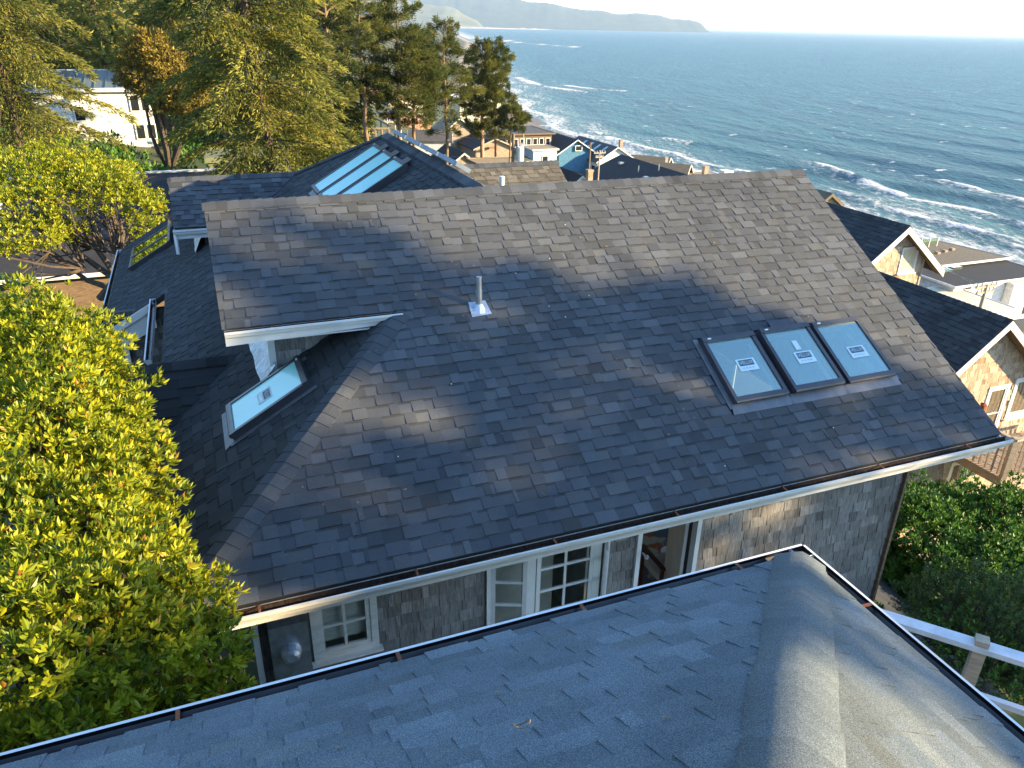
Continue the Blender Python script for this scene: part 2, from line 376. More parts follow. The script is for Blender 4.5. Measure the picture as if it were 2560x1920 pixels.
def ring(mb, fr, x0, y0, x1, y1, t, h0, h1, mi=0):
    for (a, b, c, d) in ((x0, y0, x1, y0 + t), (x0, y1 - t, x1, y1), (x0, y0 + t, x0 + t, y1 - t), (x1 - t, y0 + t, x1, y1 - t)):
        mb.box(fr((a + c) / 2, (b + d) / 2, (h0 + h1) / 2), (c - a) / 2, (d - b) / 2, (h1 - h0) / 2, (fr.ex, fr.ey, fr.ez), mi)
def window(parent, fr, x0, y0, x1, y1, cols, rows, trim=0.07, name='window', glass='window_glass', sash=0.045, mat='white_paint', arch=False, sill=True, h=0.03, mun=0.022):
    mb = MB(); 
    if trim: ring(mb, fr, x0 - trim, y0 - trim, x1 + trim, y1 + trim, trim, -0.02, h)
    if trim and sill: mb.box(fr((x0 + x1) / 2, y0 - trim - 0.015, 0.03), (x1 - x0) / 2 + trim + 0.03, 0.018, 0.05, (fr.ex, fr.ey, fr.ez))
    if not trim: mb.box(fr(x0 + .01, (y0 + y1) / 2, 0), .01, (y1 - y0) / 2 - .002, .012, (fr.ex, fr.ey, fr.ez))
    wi = mb.build(name, mat, parent)
    s = MB(); ring(s, fr, x0, y0, x1, y1, sash, -0.012, 0.018); s.build('sash', mat, wi)
    iw, ih = (x1 - x0 - 2 * sash), (y1 - y0 - 2 * sash)
    for i in range(1, cols):
        q = MB(); q.box(fr(x0 + sash + iw * i / cols, (y0 + y1) / 2, 0.004), mun / 2, ih / 2, 0.010, (fr.ex, fr.ey, fr.ez)); q.build('muntin', mat, wi)
    for j in range(1, rows):
        q = MB(); q.box(fr((x0 + x1) / 2, y0 + sash + ih * j / rows, 0.0055), iw / 2, mun / 2, 0.010, (fr.ex, fr.ey, fr.ez)); q.build('muntin', mat, wi)
    for i in range(cols):
        for j in range(rows):
            q = MB(); a, b = x0 + sash + iw * i / cols, y0 + sash + ih * j / rows
            q.add([fr(a, b, -.002), fr(a + iw / cols, b, -.002), fr(a + iw / cols, b + ih / rows, -.002), fr(a, b + ih / rows, -.002)], [(0, 1, 2, 3)]); q.build('pane', glass, wi)
    if arch:      # the curved head fillets in the top corners
        q = MB(); r = min(iw * 0.32, 0.16); yt = y1 - sash
        for sx, xx in ((1, x0 + sash), (-1, x1 - sash)):
            pts = [fr(xx, yt, .012)] + [fr(xx + sx * r * (1 - math.cos(t)) * 1.3, yt - r * 0.62 * (1 - math.sin(t)), .012) for t in np.linspace(0, math.pi / 2, 7)]
            q.prism(pts, -fr.ez * .02)
        q.build('arched_head', mat, wi)
    return wi
# ================================================================== main house
FM = Frame(W(0, 0, 0), u_, n_ * COS + z_ * SIN)                    # front slope: x = u, y = slope length
FL = Frame(W(-9.97, 0, 0), -n_, u_ * COS + z_ * SIN)               # left slope: x = -n
FRR = Frame(W(0, 12.2, 1.63), u_, n_ * COS + z_ * SIN)             # rear slopes, y = 0 at the ridge
ly = lambda u: (u + 9.97) / COS
house = empty('shingled_house', 'grey shingled house with dark asphalt roof, skylights and white gutter in the middle', 'house', loc=(0, 0, 0))
SL = 4.49 / COS                                                   # slope length eave to ridge
E_ = SL / 36.25
YD = 22 * E_                                                      # the dormer eave
UH = -9.97 + YD * COS
sky_front = [(-3.575, 1.10), (-2.70, 1.10), (-1.825, 1.10)]
SW, SH_ = 0.79, 0.985
hx0, hx1, hy0, hy1 = sky_front[0][0] + 0.06, sky_front[2][0] + SW - 0.06, 1.10 + 0.07, 1.10 + SH_ - 0.07
roof = deck('roof', FM, [[(-9.97, 0), (hx0, 0), (hx0, YD), (UH, YD)], [(hx0, 0), (hx1, 0), (hx1, hy0), (hx0, hy0)], [(hx0, hy1), (hx1, hy1), (hx1, YD), (hx0, YD)],
    [(hx1, 0), (0, 0), (0, YD), (hx1, YD)], [(-9.2, YD), (0, YD), (0, SL), (-9.2, SL)]], house)
roof['label'] = 'front roof slope of grey laminated shingles'
tx0 = sky_front[0][0]; tx1 = sky_front[2][0] + SW
shingles(roof, FM, [[(-9.97, 0), (0.02, 0), (0.02, YD), (UH, YD)], [(-9.22, YD), (0.02, YD), (0.02, SL - 0.02), (-9.22, SL - 0.02)]], 'asphalt_shingle', 300, 'roof_shingle', e=E_, seed=11, holes=[(tx0, 1.0, tx1, 1.10 + SH_)], tone_sp=0.15)
dn_f, dn_l, dn_b, dn_r = -(n_ * COS + z_ * SIN), -(u_ * COS + z_ * SIN), (n_ * COS - z_ * SIN), (u_ * COS - z_ * SIN)
caps(roof, W(0.02, 4.49, 2.62), W(-9.24, 4.49, 2.62), dn_f, dn_b, 'asphalt_shingle', 'ridge_cap', 90, seed=21)
caps(roof, W(-10.1, -0.1, -0.06), W(UH, YD * COS, YD * SIN), dn_f, dn_l, 'asphalt_shingle', 'hip_cap', 90, seed=22, half=0.165, low=.010, t=.007, tm=.40, tsp=.10)
# left slope
PL = [(0.15, ly(-10.15)), (-4.49, ly(-5.5)), (-10.5, ly(-5.5)), (-15.15, ly(-10.15))]
PL2 = [(-9.76, ly(-11.38)), (-9.76, ly(-10.15)), (-16.3, ly(-10.15)), (-16.3, ly(-11.38))]
roofL = deck('roof', FL, [PL, PL2], house); roofL['label'] = 'side roof slope in shade with skylights'
sky_side = [(-9.97 + 0.02, ly(-7.14))]
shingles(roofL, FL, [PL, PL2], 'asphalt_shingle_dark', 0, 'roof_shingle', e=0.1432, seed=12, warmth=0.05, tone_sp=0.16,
         holes=[(-9.95, ly(-7.16), -7.42, ly(-5.80)), (-3.07, ly(-9.22), -2.28, ly(-8.36)), (-15.0, ly(-10.98), -13.2, ly(-10.0))])  # darker copy of the roof shingles; the slope's shade is put into the colour
for ch in list(roofL.children): ch['label'] = 'shaded shingles of the side slope'
# centre ridge and its far slope, back slopes (out of sight, but they carry the ridges)
bk = MB()
bk.prism([W(-5.5, 4.49, 2.615), W(-5.5, 10.5, 2.615), W(-3.84, 12.2, 1.635), W(-0.4, 12.2, -0.36), W(-0.4, 4.49, -0.36)], Vector((0, 0, -0.1)))
bk.prism([W(-9.2, 4.49, 2.615), W(0, 4.49, 2.615), W(0, 8.6, 0.22), W(-9.2, 8.6, 0.22)], Vector((0, 0, -0.1)))
bk.prism([W(-5.5, 10.5, 2.615), W(-7.2, 12.2, 1.625), W(-3.8, 12.2, 1.625)], Vector((0, 0, -0.1)))
bk.prism([W(-9.85, 12.2, 1.62), W(-0.85, 12.2, 1.62), W(-0.85, 15.5, -0.3), W(-9.85, 15.5, -0.3)], Vector((0, 0, -0.1)))
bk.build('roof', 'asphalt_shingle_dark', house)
caps(roofL, W(-5.5, 10.5, 2.62), W(-5.5, 4.6, 2.62), dn_l, dn_r, 'asphalt_shingle', 'ridge_cap', 60, seed=23)
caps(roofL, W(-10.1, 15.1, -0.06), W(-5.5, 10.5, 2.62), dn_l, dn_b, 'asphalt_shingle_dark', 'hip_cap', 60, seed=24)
for i, nn in enumerate((6.2, 7.25, 8.3, 9.35)):                    # metal ridge vents
    v = MB(); c = W(-5.43, nn, 2.70); v.box(c, 0.13, 0.49, 0.035, ((u_ * COS - z_ * SIN).normalized(), n_, (u_ * SIN + z_ * COS).normalized()))
    v.box(c + n_ * 0.51, 0.02, 0.02, 0.05); v.build('ridge_vent', 'ridge_metal', house)
pp = MB(); pp.tube([W(-4.3, 7.0, 1.85), W(-4.3, 7.0, 2.30)], 0.045, 10); pp.build('vent_pipe', 'white_paint', house)
# rear roofs
PRL = [(-9.85, -1.3 / COS), (-8.48, -1.3 / COS), (-7.2, 0), (-9.85, 0)]
PRR = [(-4.2, -3.1 / COS), (-0.85, -3.1 / COS), (-0.85, 0), (-4.2, 0)]
roofR = deck('roof', FRR, [PRL, PRR], house, th=0.09); roofR['label'] = 'rear roof slope lit by the low sun'
shingles(roofR, FRR, [PRL], 'asphalt_shingle', 0, 'roof_shingle', e=0.1432, seed=13)
shingles(roofR, FRR, [PRR], 'asphalt_shingle_sun_tint', 0, 'roof_shingle', e=0.1432, seed=15, w=(0.12, 0.32))
caps(roofR, W(-0.83, 12.2, 1.63), W(-9.87, 12.2, 1.63), dn_f, dn_b, 'asphalt_shingle', 'ridge_cap', 80, seed=25)
# small cross gable on the left
FC = Frame(W(0, 4.59, 0.52), u_, n_ * COS + z_ * SIN)
PC = [(-11.3, -1.9 / COS), (-10.98, -1.9 / COS), (-9.08, 0), (-11.3, 0)]
roofC = deck('roof', FC, [PC], house, th=0.09); roofC['label'] = 'small cross gable roof slope beside the shrub'
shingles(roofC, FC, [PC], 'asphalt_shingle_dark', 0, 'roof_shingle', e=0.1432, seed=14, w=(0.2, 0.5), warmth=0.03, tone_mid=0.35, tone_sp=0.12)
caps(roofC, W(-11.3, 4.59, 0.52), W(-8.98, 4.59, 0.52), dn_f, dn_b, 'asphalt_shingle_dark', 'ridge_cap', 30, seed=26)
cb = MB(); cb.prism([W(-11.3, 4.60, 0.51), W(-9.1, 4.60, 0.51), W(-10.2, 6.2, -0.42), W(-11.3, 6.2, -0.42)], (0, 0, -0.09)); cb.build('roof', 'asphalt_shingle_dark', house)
# gutters, fascias and trims
g1 = gutter(house, W(-9.97, -0.005, -0.035), W(0.10, -0.005, -0.035), -n_, ['aged_white_paint', 'gutter_debris'], straps=7, h=0.11)
tr = MB(); tr.box(W(-4.95, 0.03, -0.16), 5.0, 0.012, 0.10, (u_, n_, z_)); tr.build('fascia_board', 'aged_white_paint', house)
tr = MB(); tr.box(W(-4.95, 0.33, -0.265), 5.0, 0.30, 0.010, (u_, n_, z_)); tr.build('soffit', 'white_paint', house)
for (b1, b2, nm) in ((W(0.005, 0.02, -0.09), W(0.005, 4.49, 2.51), 'rake_board'), (W(-9.18, 2.78, 1.50), W(-9.18, 4.49, 2.51), 'rake_board'), (W(-9.18, 4.49, 2.51), W(-9.18, 6.6, 1.28), 'rake_board')):
    tr = MB(); tr.beam(b1, b2, 0.022, 0.13); tr.build(nm, 'white_paint', house)
# dormer over the side slope
g2 = gutter(house, FM(-9.2, YD, -0.02) - n_ * 0.005, FM(UH + 0.05, YD, -0.02) - n_ * 0.005, -n_, ['white_paint', 'gutter_debris'], w=0.075, h=0.07, straps=2)
tr = MB(); tr.prism([W(-9.2, 2.735, 1.57), W(UH + 0.03, 2.735, 1.57), W(UH - 0.22, 2.735, 1.435), W(-9.2, 2.735, 1.385)], n_ * 0.02); tr.build('fascia_board', 'white_paint', house)
tr = MB(); tr.box(W(-8.3, 3.05, 1.395), 0.9, 0.29, 0.008, (u_, n_, z_)); tr.build('soffit', 'white_paint', house)
FDW = Frame(W(-8.67, 3.32, 0.0), u_, z_)
dw = MB(); dw.prism([W(-8.67, 3.325, 0.70), W(-7.30, 3.325, 1.5), W(-7.30, 3.325, 1.55), W(-8.67, 3.325, 1.55)], n_ * 0.1)
dw.prism([W(-8.66, 3.33, 0.6), W(-8.66, 5.8, 0.6), W(-8.66, 5.8, 1.5), W(-8.66, 4.49, 2.5), W(-8.66, 3.33, 1.6)], u_ * 0.1)
dwo = dw.build('wall', 'grey_wood_shingle', house); dwo['label'] = 'small triangular dormer wall of wood shingles'
shingles(dwo, FDW, [[(0.0, 0.72), (0.0, 1.42), (1.22, 1.42)]], 'grey_wood_shingle', 60, 'wall_shingle', e=0.17, w=(0.16, 0.27), seed=31, gap=0.002, band=False, th=(0.010, 0.014), tone_mid=0.62)
tr = MB(); tr.box(W(-8.69, 3.30, 1.06), 0.04, 0.02, 0.36, (u_, n_, z_)); tr.build('corner_board', 'white_paint', house)
def flash(a0, a1, b0, b1, seed):
    rng = random.Random(seed); mb = MB(); k = 9; rows = []
    for i in range(k + 1):
        t = i / k; q0, q1 = a0.lerp(a1, t), b0.lerp(b1, t); rows += [q0 + z_ * rng.uniform(0, .012) + u_ * rng.uniform(-.01, .01), q0.lerp(q1, .5) + z_ * rng.uniform(0, .015), q1 + z_ * rng.uniform(0, .01)]
    mb.add(rows, [(3 * i + j, 3 * i + j + 1, 3 * i + j + 4, 3 * i + j + 3) for i in range(k) for j in range(2)]); mb.build('flashing', 'lead_flashing', house)
flash(FL(-5.0, ly(-8.90), .018), FL(-3.15, ly(-8.86), .018), W(-8.68, 5.0, .92), W(-8.68, 3.15, .90), 4)
# lower extension: eave gutter, rake board, wall
gutter(house, W(-10.33, 6.65, -0.20), W(-10.33, 9.8, -0.20), -u_, ['white_paint', 'black_gutter'], straps=2, debris=False, w=0.11)
gutter(house, W(-11.39, 9.8, -0.83), W(-11.39, 16.3, -0.83), -u_, ['white_paint', 'black_gutter'], straps=3, debris=False, w=0.11)
tr = MB(); tr.beam(W(-10.36, 9.74, -0.30), W(-11.42, 9.74, -0.90), 0.03, 0.13); tr.build('rake_board', 'white_paint', house)
tr = MB(); tr.prism([W(-10.40, 9.78, -0.38), W(-11.20, 9.78, -0.85), W(-11.05, 9.78, -1.12), W(-10.40, 9.78, -0.78)], n_ * 0.02); tr.build('rake_panel', 'white_paint', house)
FE = Frame(W(-11.2, 9.93, -3.2), u_, z_)
ew = MB(); ew.box(W(-10.6, 9.99, -1.85), 0.62, 0.05, 1.4, (u_, n_, z_)); ewo = ew.build('wall', 'grey_wood_shingle', house)
shingles(ewo, FE, [[(0, 0.8), (1.2, 0.8), (1.2, 2.7), (0, 2.4)]], 'grey_wood_shingle', 0, 'wall_shingle', e=0.15, w=(.1, .22), seed=32, gap=.002, band=False, th=(.01, .014), tone_mid=.25)
tr = MB(); tr.box(W(-11.02, 9.86, -1.9), 0.045, 0.03, 1.0, (u_, n_, z_)); tr.build('corner_board', 'white_paint', house)
# rear dormer eave and wall
gutter(house, W(-9.87, 10.89, .85), W(-8.5, 10.89, .85), -n_, ['white_paint', 'black_gutter'], w=0.10, h=0.10, debris=False)
tr = MB(); tr.box(W(-9.2, 10.93, .74), 0.66, 0.012, 0.10, (u_, n_, z_)); tr.build('fascia_board', 'white_paint', house)
tr = MB(); tr.beam(W(-9.84, 10.93, .80), W(-9.84, 12.2, 1.54), 0.02, 0.12); tr.build('rake_board', 'white_paint', house)
tr = MB(); tr.beam(W(-9.84, 10.86, .80), W(-9.84, 10.86, .35), 0.05, 0.05); tr.build('downspout', 'white_paint', house)
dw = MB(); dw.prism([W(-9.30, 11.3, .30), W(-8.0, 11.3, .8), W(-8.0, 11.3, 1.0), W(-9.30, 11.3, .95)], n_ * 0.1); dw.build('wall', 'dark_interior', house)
flash(FL(-12.6, ly(-9.52), .02), FL(-11.1, ly(-9.52), .02), W(-9.30, 12.6, .72), W(-9.30, 11.2, .70), 6)
# walls
FW = Frame(W(0, 0.60, -3.2), u_, z_)
holesW = [(-8.79, 1.79, -8.11, 2.62), (-6.87, 1.2, -5.37, 2.68), (-4.97, 0.45, -4.15, 2.70)]
wm = MB()
xs_ = [-9.35, -8.79, -8.11, -6.87, -5.37, -4.97, -4.15, -0.8]
def wallbox(x0, x1, y0, y1): wm.box(FW((x0 + x1) / 2, (y0 + y1) / 2, -0.06), (x1 - x0) / 2, (y1 - y0) / 2, 0.055, (FW.ex, FW.ey, FW.ez))
rects = []
for i in range(7):
    a, b = xs_[i], xs_[i + 1]; h = [q for q in holesW if abs(q[0] - a) < 1e-6]
    if h: rects += [(a, b, 0, h[0][1]), (a, b, h[0][3], 2.95)]
    else: rects.append((a, b, 0, 2.95))
for r in rects: wallbox(r[0], r[1], r[2], r[3])
front_wall = wm.build('wall', 'grey_wood_shingle', house); front_wall['label'] = 'front wall of weathered grey wood shingles under the gutter'
shingles(front_wall, FW, [[(r[0], r[2]), (r[1], r[2]), (r[1], r[3]), (r[0], r[3])] for r in rects if r[3] - r[2] > .05], 'grey_wood_shingle', 300, 'wall_shingle', e=0.152, w=(.07, .21), seed=33, gap=.0022, band=False, th=(.010, .016), tone_mid=.45, tone_sp=.13)
ow = MB()
for (b_, hb, c_, hc) in ((1.3, .7, -1.75, 1.45), (7.0, 1.4, -1.75, 1.45), (3.8, 1.8, -2.75, .45), (3.8, 1.8, -.45, .15)): ow.box(W(-0.86, b_, c_), 0.055, hb, hc, (u_, n_, z_))  # boxes leave an opening, added to let sunlight into the room
ow.prism([W(-.80, .6, -.3), W(-.80, 8.4, -.3), W(-.80, 4.49, 2.35)], -u_ * .1)
ow.box(W(-9.3, 6.5, -1.75), 0.05, 5.9, 1.5, (u_, n_, z_)); ow.box(W(-5, 14.0, -1.5), 4.4, 0.05, 1.7, (u_, n_, z_)); ow.box(W(-0.9, 11.3, -1.5), 0.05, 2.7, 1.7, (u_, n_, z_))
ow.build('wall', 'grey_wood_shingle', house)
window(house, Frame(W(-.80, 3.8, -1.45), n_, z_), -1.75, -.80, 1.75, .80, 3, 1, trim=.07)  # unseen seaward window, added so that sun brightens the interior
tr = MB(); tr.box(W(-0.78, 0.57, -1.73), 0.022, 0.035, 1.46, (u_, n_, z_)); tr.build('corner_board', 'weathered_wood', house)
# interior
ro = MB(); ro.box(W(-5, 4.5, -2.78), 4.2, 3.8, 0.05, (u_, n_, z_)); ro.build('interior_floor', 'room_floor', house)
ro = MB(); ro.box(W(-5, 6.6, -1.0), 4.2, 0.05, 1.75, (u_, n_, z_)); ro.box(W(-5.25, 3.8, -1.3), 0.05, 2.6, 1.4, (u_, n_, z_)); ro.build('interior_wall', 'room_wall', house)
ro = MB(); ro.box(W(-7.5, 1.15, -1.6), 1.7, 0.02, 1.1, (u_, n_, z_)); ro.build('curtain', 'room_wall', house)
# ---------------- windows
w1 = window(house, FW, -8.72, 1.86, -8.18, 2.55, 2, 2, trim=0.075, mat='aged_white_paint', sash=.05, mun=.03)
w1['label'] = 'old white four-pane window beside the electric meter'
bl = MB(); bl.box(FW(-8.45, 2.25, -.07), .30, .30, .006, (u_, z_, n_)); bl.build('blind', 'aged_white_paint', house)
# three-part casement window
tr = MB(); tr.box(FW(-6.86, 2.0, .01), .022, .70, .035, (u_, z_, n_)); tr.box(FW(-5.38, 2.0, .01), .022, .70, .035, (u_, z_, n_))
tr.box(FW(-6.36, 2.0, .0), .075, .70, .03, (u_, z_, n_)); tr.box(FW(-5.50, 2.0, .0), .05, .70, .03, (u_, z_, n_)); tr.box(FW(-6.12, 2.73, .01), .78, .05, .04, (u_, z_, n_))
tr.build('window_frame', 'white_paint', house)
wc = window(house, Frame(FW(0, 0, .025), u_, z_), -6.28, 1.30, -5.56, 2.66, 2, 4, trim=0, arch=True, mun=.032, sash=.05); wc['label'] = 'closed white casement with arched head'
aL = R(-22); FWL = Frame(FW(-6.83, 0, .03), u_ * math.cos(aL) + n_ * math.sin(aL), z_)
wl = window(house, FWL, 0.0, 1.30, 0.40, 2.66, 1, 4, trim=0, arch=True, mun=.032, sash=.05); wl['label'] = 'white casement standing a little open'
aR = R(180 + 62); FWR = Frame(FW(-5.40, 0, .03), u_ * math.cos(aR) + n_ * math.sin(aR), z_)
wr = window(house, FWR, 0.0, 1.30, 0.42, 2.66, 1, 4, trim=0, arch=True, mun=.032, sash=.05); wr['label'] = 'white casement swung wide open'
# door opening
tr = MB(); tr.box(FW(-4.955, 1.5, .0), .03, 1.2, .05, (u_, z_, n_)); tr.box(FW(-4.13, 1.5, .012), .03, 1.2, .05, (u_, z_, n_)); tr.box(FW(-4.55, 2.72, .0), .44, .04, .05, (u_, z_, n_)); tr.build('door_frame', 'white_paint', house)
FDo = Frame(W(-4.19, .70, -2.72), n_ * math.cos(R(20)) + u_ * math.sin(R(20)), z_)
dr = MB(); dr.box(FDo(.36, 1.05, 0), .36, 1.02, .02, (FDo.ex, FDo.ey, FDo.ez)); dro = dr.build('door', 'white_paint', house)
hn = MB(); hn.tube([W(-4.92, .52, -.98), W(-4.92, .45, -.98)], [.014, .012], 8); hn.tube([W(-4.92, .46, -.98), W(-4.92, .435, -.98), W(-4.92, .41, -.98)], [.018, .032, .018], 10); hn.build('handle', 'galvanised', dro)
# ---------------- skylights
def text_mesh(body, size):
    cu = bpy.data.curves.new('txt', 'FONT'); cu.body = body; cu.size = size; cu.align_x = 'CENTER'; cu.align_y = 'CENTER'; cu.resolution_u = 2
    o = bpy.data.objects.new('txt', cu); COL.objects.link(o); dg = bpy.context.evaluated_depsgraph_get(); me = o.evaluated_get(dg).to_mesh()
    vs = [v.co.copy() for v in me.vertices]; fs = [tuple(p.vertices) for p in me.polygons]
    bpy.data.objects.remove(o); bpy.data.curves.remove(cu); return vs, fs
TXT = text_mesh('VELUX', 0.078)
def skylight(parent, fr, x, y, w=SW, h=SH_, glass='skylight_glass', lift=0.10, sticker=None, solar=False, apron=True, card=False, label=None):
    mb = MB(); ax = (fr.ex, fr.ey, fr.ez); t = 0.05
    for (a, b, c, d, top) in ((x, y, x + w, y + t * 1.3, lift), (x, y + h - t * 1.4, x + w, y + h, lift + .012), (x, y + t * 1.3, x + t, y + h - t * 1.4, lift), (x + w - t, y + t * 1.3, x + w, y + h - t * 1.4, lift)):
        mb.box(fr((a + c) / 2, (b + d) / 2, top / 2), (c - a) / 2, (d - b) / 2, top / 2, ax)
    # rounded lower nose
    mb.tube([fr(x + .01, y + .012, lift * .72), fr(x + w - .01, y + .012, lift * .72)], lift * .30, 10)
    sk = mb.build('skylight', 'dark_frame', parent)
    if label: sk['label'] = label
    p = MB(); p.box(fr(x + w / 2, y + h / 2, lift - .018), w / 2 - t, h / 2 - t * 1.2, .004, ax); p.build('pane', glass, sk)
    for (a, b) in ((x + .02, y + h - .055), (x + w - .02, y + h - .055)): pass
    if apron:
        f = MB(); f.add([fr(x - .06, y - .13, .013), fr(x + w + .06, y - .13, .013), fr(x + w + .03, y + .004, .03), fr(x - .03, y + .004, .03), fr(x - .06, y - .13, .004), fr(x + w + .06, y - .13, .004)], [(0, 1, 2, 3), (4, 5, 1, 0)])
        f.box(fr(x - .035, y + h / 2, .016), .035, h / 2 + .05, .006, ax); f.box(fr(x + w + .035, y + h / 2, .016), .035, h / 2 + .05, .006, ax); f.build('flashing', 'apron_metal', sk)
    tg = MB(); tg.box(fr(x + .10, y + h - .035, lift + .014), .025, .010, .004, ax); tg.build('tag', 'white_paint', sk)
    if solar:
        s = MB(); s.box(fr(x + w * .52, y + h + .085, .060), .15, .055, .008, ax); s.box(fr(x + w * .52, y + h + .05, .035), .12, .03, .02, ax); s.build('solar_panel', 'dark_frame', sk)
    if sticker:
        s = MB(); sx, sy = sticker; hh = lift - .011
        s.box(fr(sx, sy, hh), .14, .092, .0008, ax, 0); s.box(fr(sx, sy + .030, hh + .0014), .108, .044, .0004, ax, 1)
        s.add([fr(sx + v.x * 0.86, sy + .030 + v.y * 0.98, hh + .0026) for v in TXT[0]], TXT[1], 0)
        for i in range(4): s.box(fr(sx - .075 + i * .047, sy - .050, hh + .0014), .014, .012, .0003, ax, 2)
        if card: s.box(fr(sx - .02, sy + .20, hh), .040, .075, .0008, ax, 0)
        s.build('sticker', ['sticker_white', 'sticker_blue', 'galvanised'], sk)
    return sk
skylight(house, FM, *sky_front[0], sticker=(-3.13, 1.60), label='skylight with a white lamp seen through it')
skylight(house, FM, *sky_front[1], sticker=(-2.26, 1.56), solar=True, card=True, lift=0.125, label='middle skylight with a solar panel above it')
skylight(house, FM, *sky_front[2], sticker=(-1.39, 1.53), label='skylight nearest the roof edge')
rf = MB()
for xx in (-2.745, -1.87): rf.box(FM(xx, 1.6, -.06), .05, .6, .05, (FM.ex, FM.ey, FM.ez))
rf.build('rafter', 'room_wall', house)
skylight(house, FL, -3.07, ly(-9.25), h=1.04, glass='filmed_glass', lift=.11, sticker=(-2.67, ly(-9.25) + .5), label='skylight under the dormer eave with pale cyan film on its glass')  # the cyan is the film's own colour
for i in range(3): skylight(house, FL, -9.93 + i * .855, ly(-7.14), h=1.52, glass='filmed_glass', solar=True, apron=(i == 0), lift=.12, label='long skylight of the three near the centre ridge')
for i in range(2): skylight(house, FL, -15.0 + i * .9, ly(-10.98), w=.86, h=1.12, glass='skylight_glass', apron=False, label='skylight low on the shaded slope mirroring trees')
# vent pipe, meter, things in the wall
vp = MB(); c = FM(-6.25, 3.06, 0); vp.tube([c - z_ * .05, c + z_ * .235], .041, 14); vp.tube([c + z_ * .22, c + z_ * .40], .036, 14); vpo = vp.build('vent_pipe', 'galvanised', house, smooth=False)
fl = MB(); ax = (FM.ex, FM.ey, FM.ez)
fl.add([FM(-6.25 + a, 3.06 + b, hh) for a, b, hh in ((-.13, -.14, .014), (.13, -.12, .014), (.11, .10, .014), (-.11, .10, .014))] + [c + Vector((math.cos(t), math.sin(t), .05)) * .05 + z_ * .05 for t in [math.pi * 2 * i / 8 for i in range(8)]], [(0, 1, 2, 3), tuple(range(4, 12))])
fl.tube([c - z_ * .04, c + z_ * .06], [.10, .045], 12); fl.build('flashing', 'lead_flashing', vpo)
mt = MB(); mt.box(FW(-9.02, 1.95, .07), .19, .50, .06, (u_, z_, n_)); mto = mt.build('meter_box', 'galvanised', house)
dm = MB(); cc = FW(-9.02, 2.12, .13); dm.tube([cc, cc - n_ * .05, cc - n_ * .10, cc - n_ * .125], [.105, .10, .088, .05], 18); dm.build('meter_dial', 'lead_flashing', mto)
tr = MB(); tr.box(FW(-9.33, 1.5, .02), .03, 1.45, .03, (u_, z_, n_)); tr.build('corner_board', 'white_paint', house)

# ---------------- things inside
m, nt, b = newmat('rug_pattern')
f = noise(nt, 2.2, 5, 0.55); w_ = nd(nt, 'ShaderNodeTexWave', i_Scale=1.6, i_Distortion=9.0, i_Detail=3.0)
c = mixc(nt, ramp(nt, w_.outputs['Fac'], ((0.55, 0.0), (0.62, 1.0))), (0.10, 0.11, 0.12), (0.33, 0.09, 0.03))
c = mixc(nt, ramp(nt, f, ((0.52, 0.0), (0.56, 1.0))), c, (0.42, 0.36, 0.26)); lk(nt, c, b.inputs['Base Color']); b.inputs['Roughness'].default_value = 0.95
rg = MB(); rg.box(W(-4.0, 2.2, -2.715), 1.15, 1.2, 0.006, (u_, n_, z_)); tag(rg.build('rug', 'rug_pattern'), 'patterned rust and grey rug on the floor inside the open door', 'rug')
ch = empty('armchair', 'reddish brown wooden chair standing on the rug inside the open door', 'chair', loc=W(-3.75, 1.6, -2.71))
def lc(a, b, c): return u_ * a + n_ * b + z_ * c
for sx in (-.26, .26):
    for sy in (-.25, .25):
        q = MB(); q.beam(lc(sx, sy, 0), lc(sx, sy, .62), .045, .045); q.build('leg', 'red_brown_wood', ch)
    q = MB(); q.beam(lc(sx, -.3, .64), lc(sx, .3, .64), .06, .03); q.build('armrest', 'red_brown_wood', ch)
q = MB(); q.box(lc(0, 0, .40), .25, .26, .05, (u_, n_, z_)); q.build('seat', 'room_wall', ch)
q = MB(); q.box(lc(.24, 0, .72), .03, .26, .28, (u_, n_, z_)); q.build('backrest', 'red_brown_wood', ch)
bxs = MB(); bxs.box(W(-4.82, 1.1, -2.6), .28, .22, .12, (u_, n_, z_)); bxs.box(W(-4.82, .99, -2.47), .28, .10, .004, (u_, (n_ - z_ * .3).normalized(), (z_ + n_ * .3).normalized())); tag(bxs.build('cardboard_box', 'cardboard'), 'tan cardboard box on the floor just inside the open door', 'box')
lp = empty('floor_lamp', 'white lamp with round shade seen through the skylight nearest the vent pipe', 'lamp', loc=W(-3.2, 2.3, -2.73))
q = MB(); q.tube([lc(0, 0, 0), lc(0, 0, .04)], .16, 16); q.build('base', 'white_paint', lp)
q = MB(); q.tube([lc(0, 0, 0), lc(0, 0, 1.7), lc(-.02, -.1, 2.2), lc(-.1, -.3, 2.45)], .018, 8); q.build('stem', 'white_paint', lp)
q = MB(); q.tube([lc(-.1, -.3, 2.36), lc(-.1, -.3, 2.42), lc(-.1, -.3, 2.52), lc(-.1, -.3, 2.60), lc(-.1, -.3, 2.63)], [.07, .12, .14, .10, .03], 16); q.build('lamp_shade', 'white_paint', lp, smooth=True)
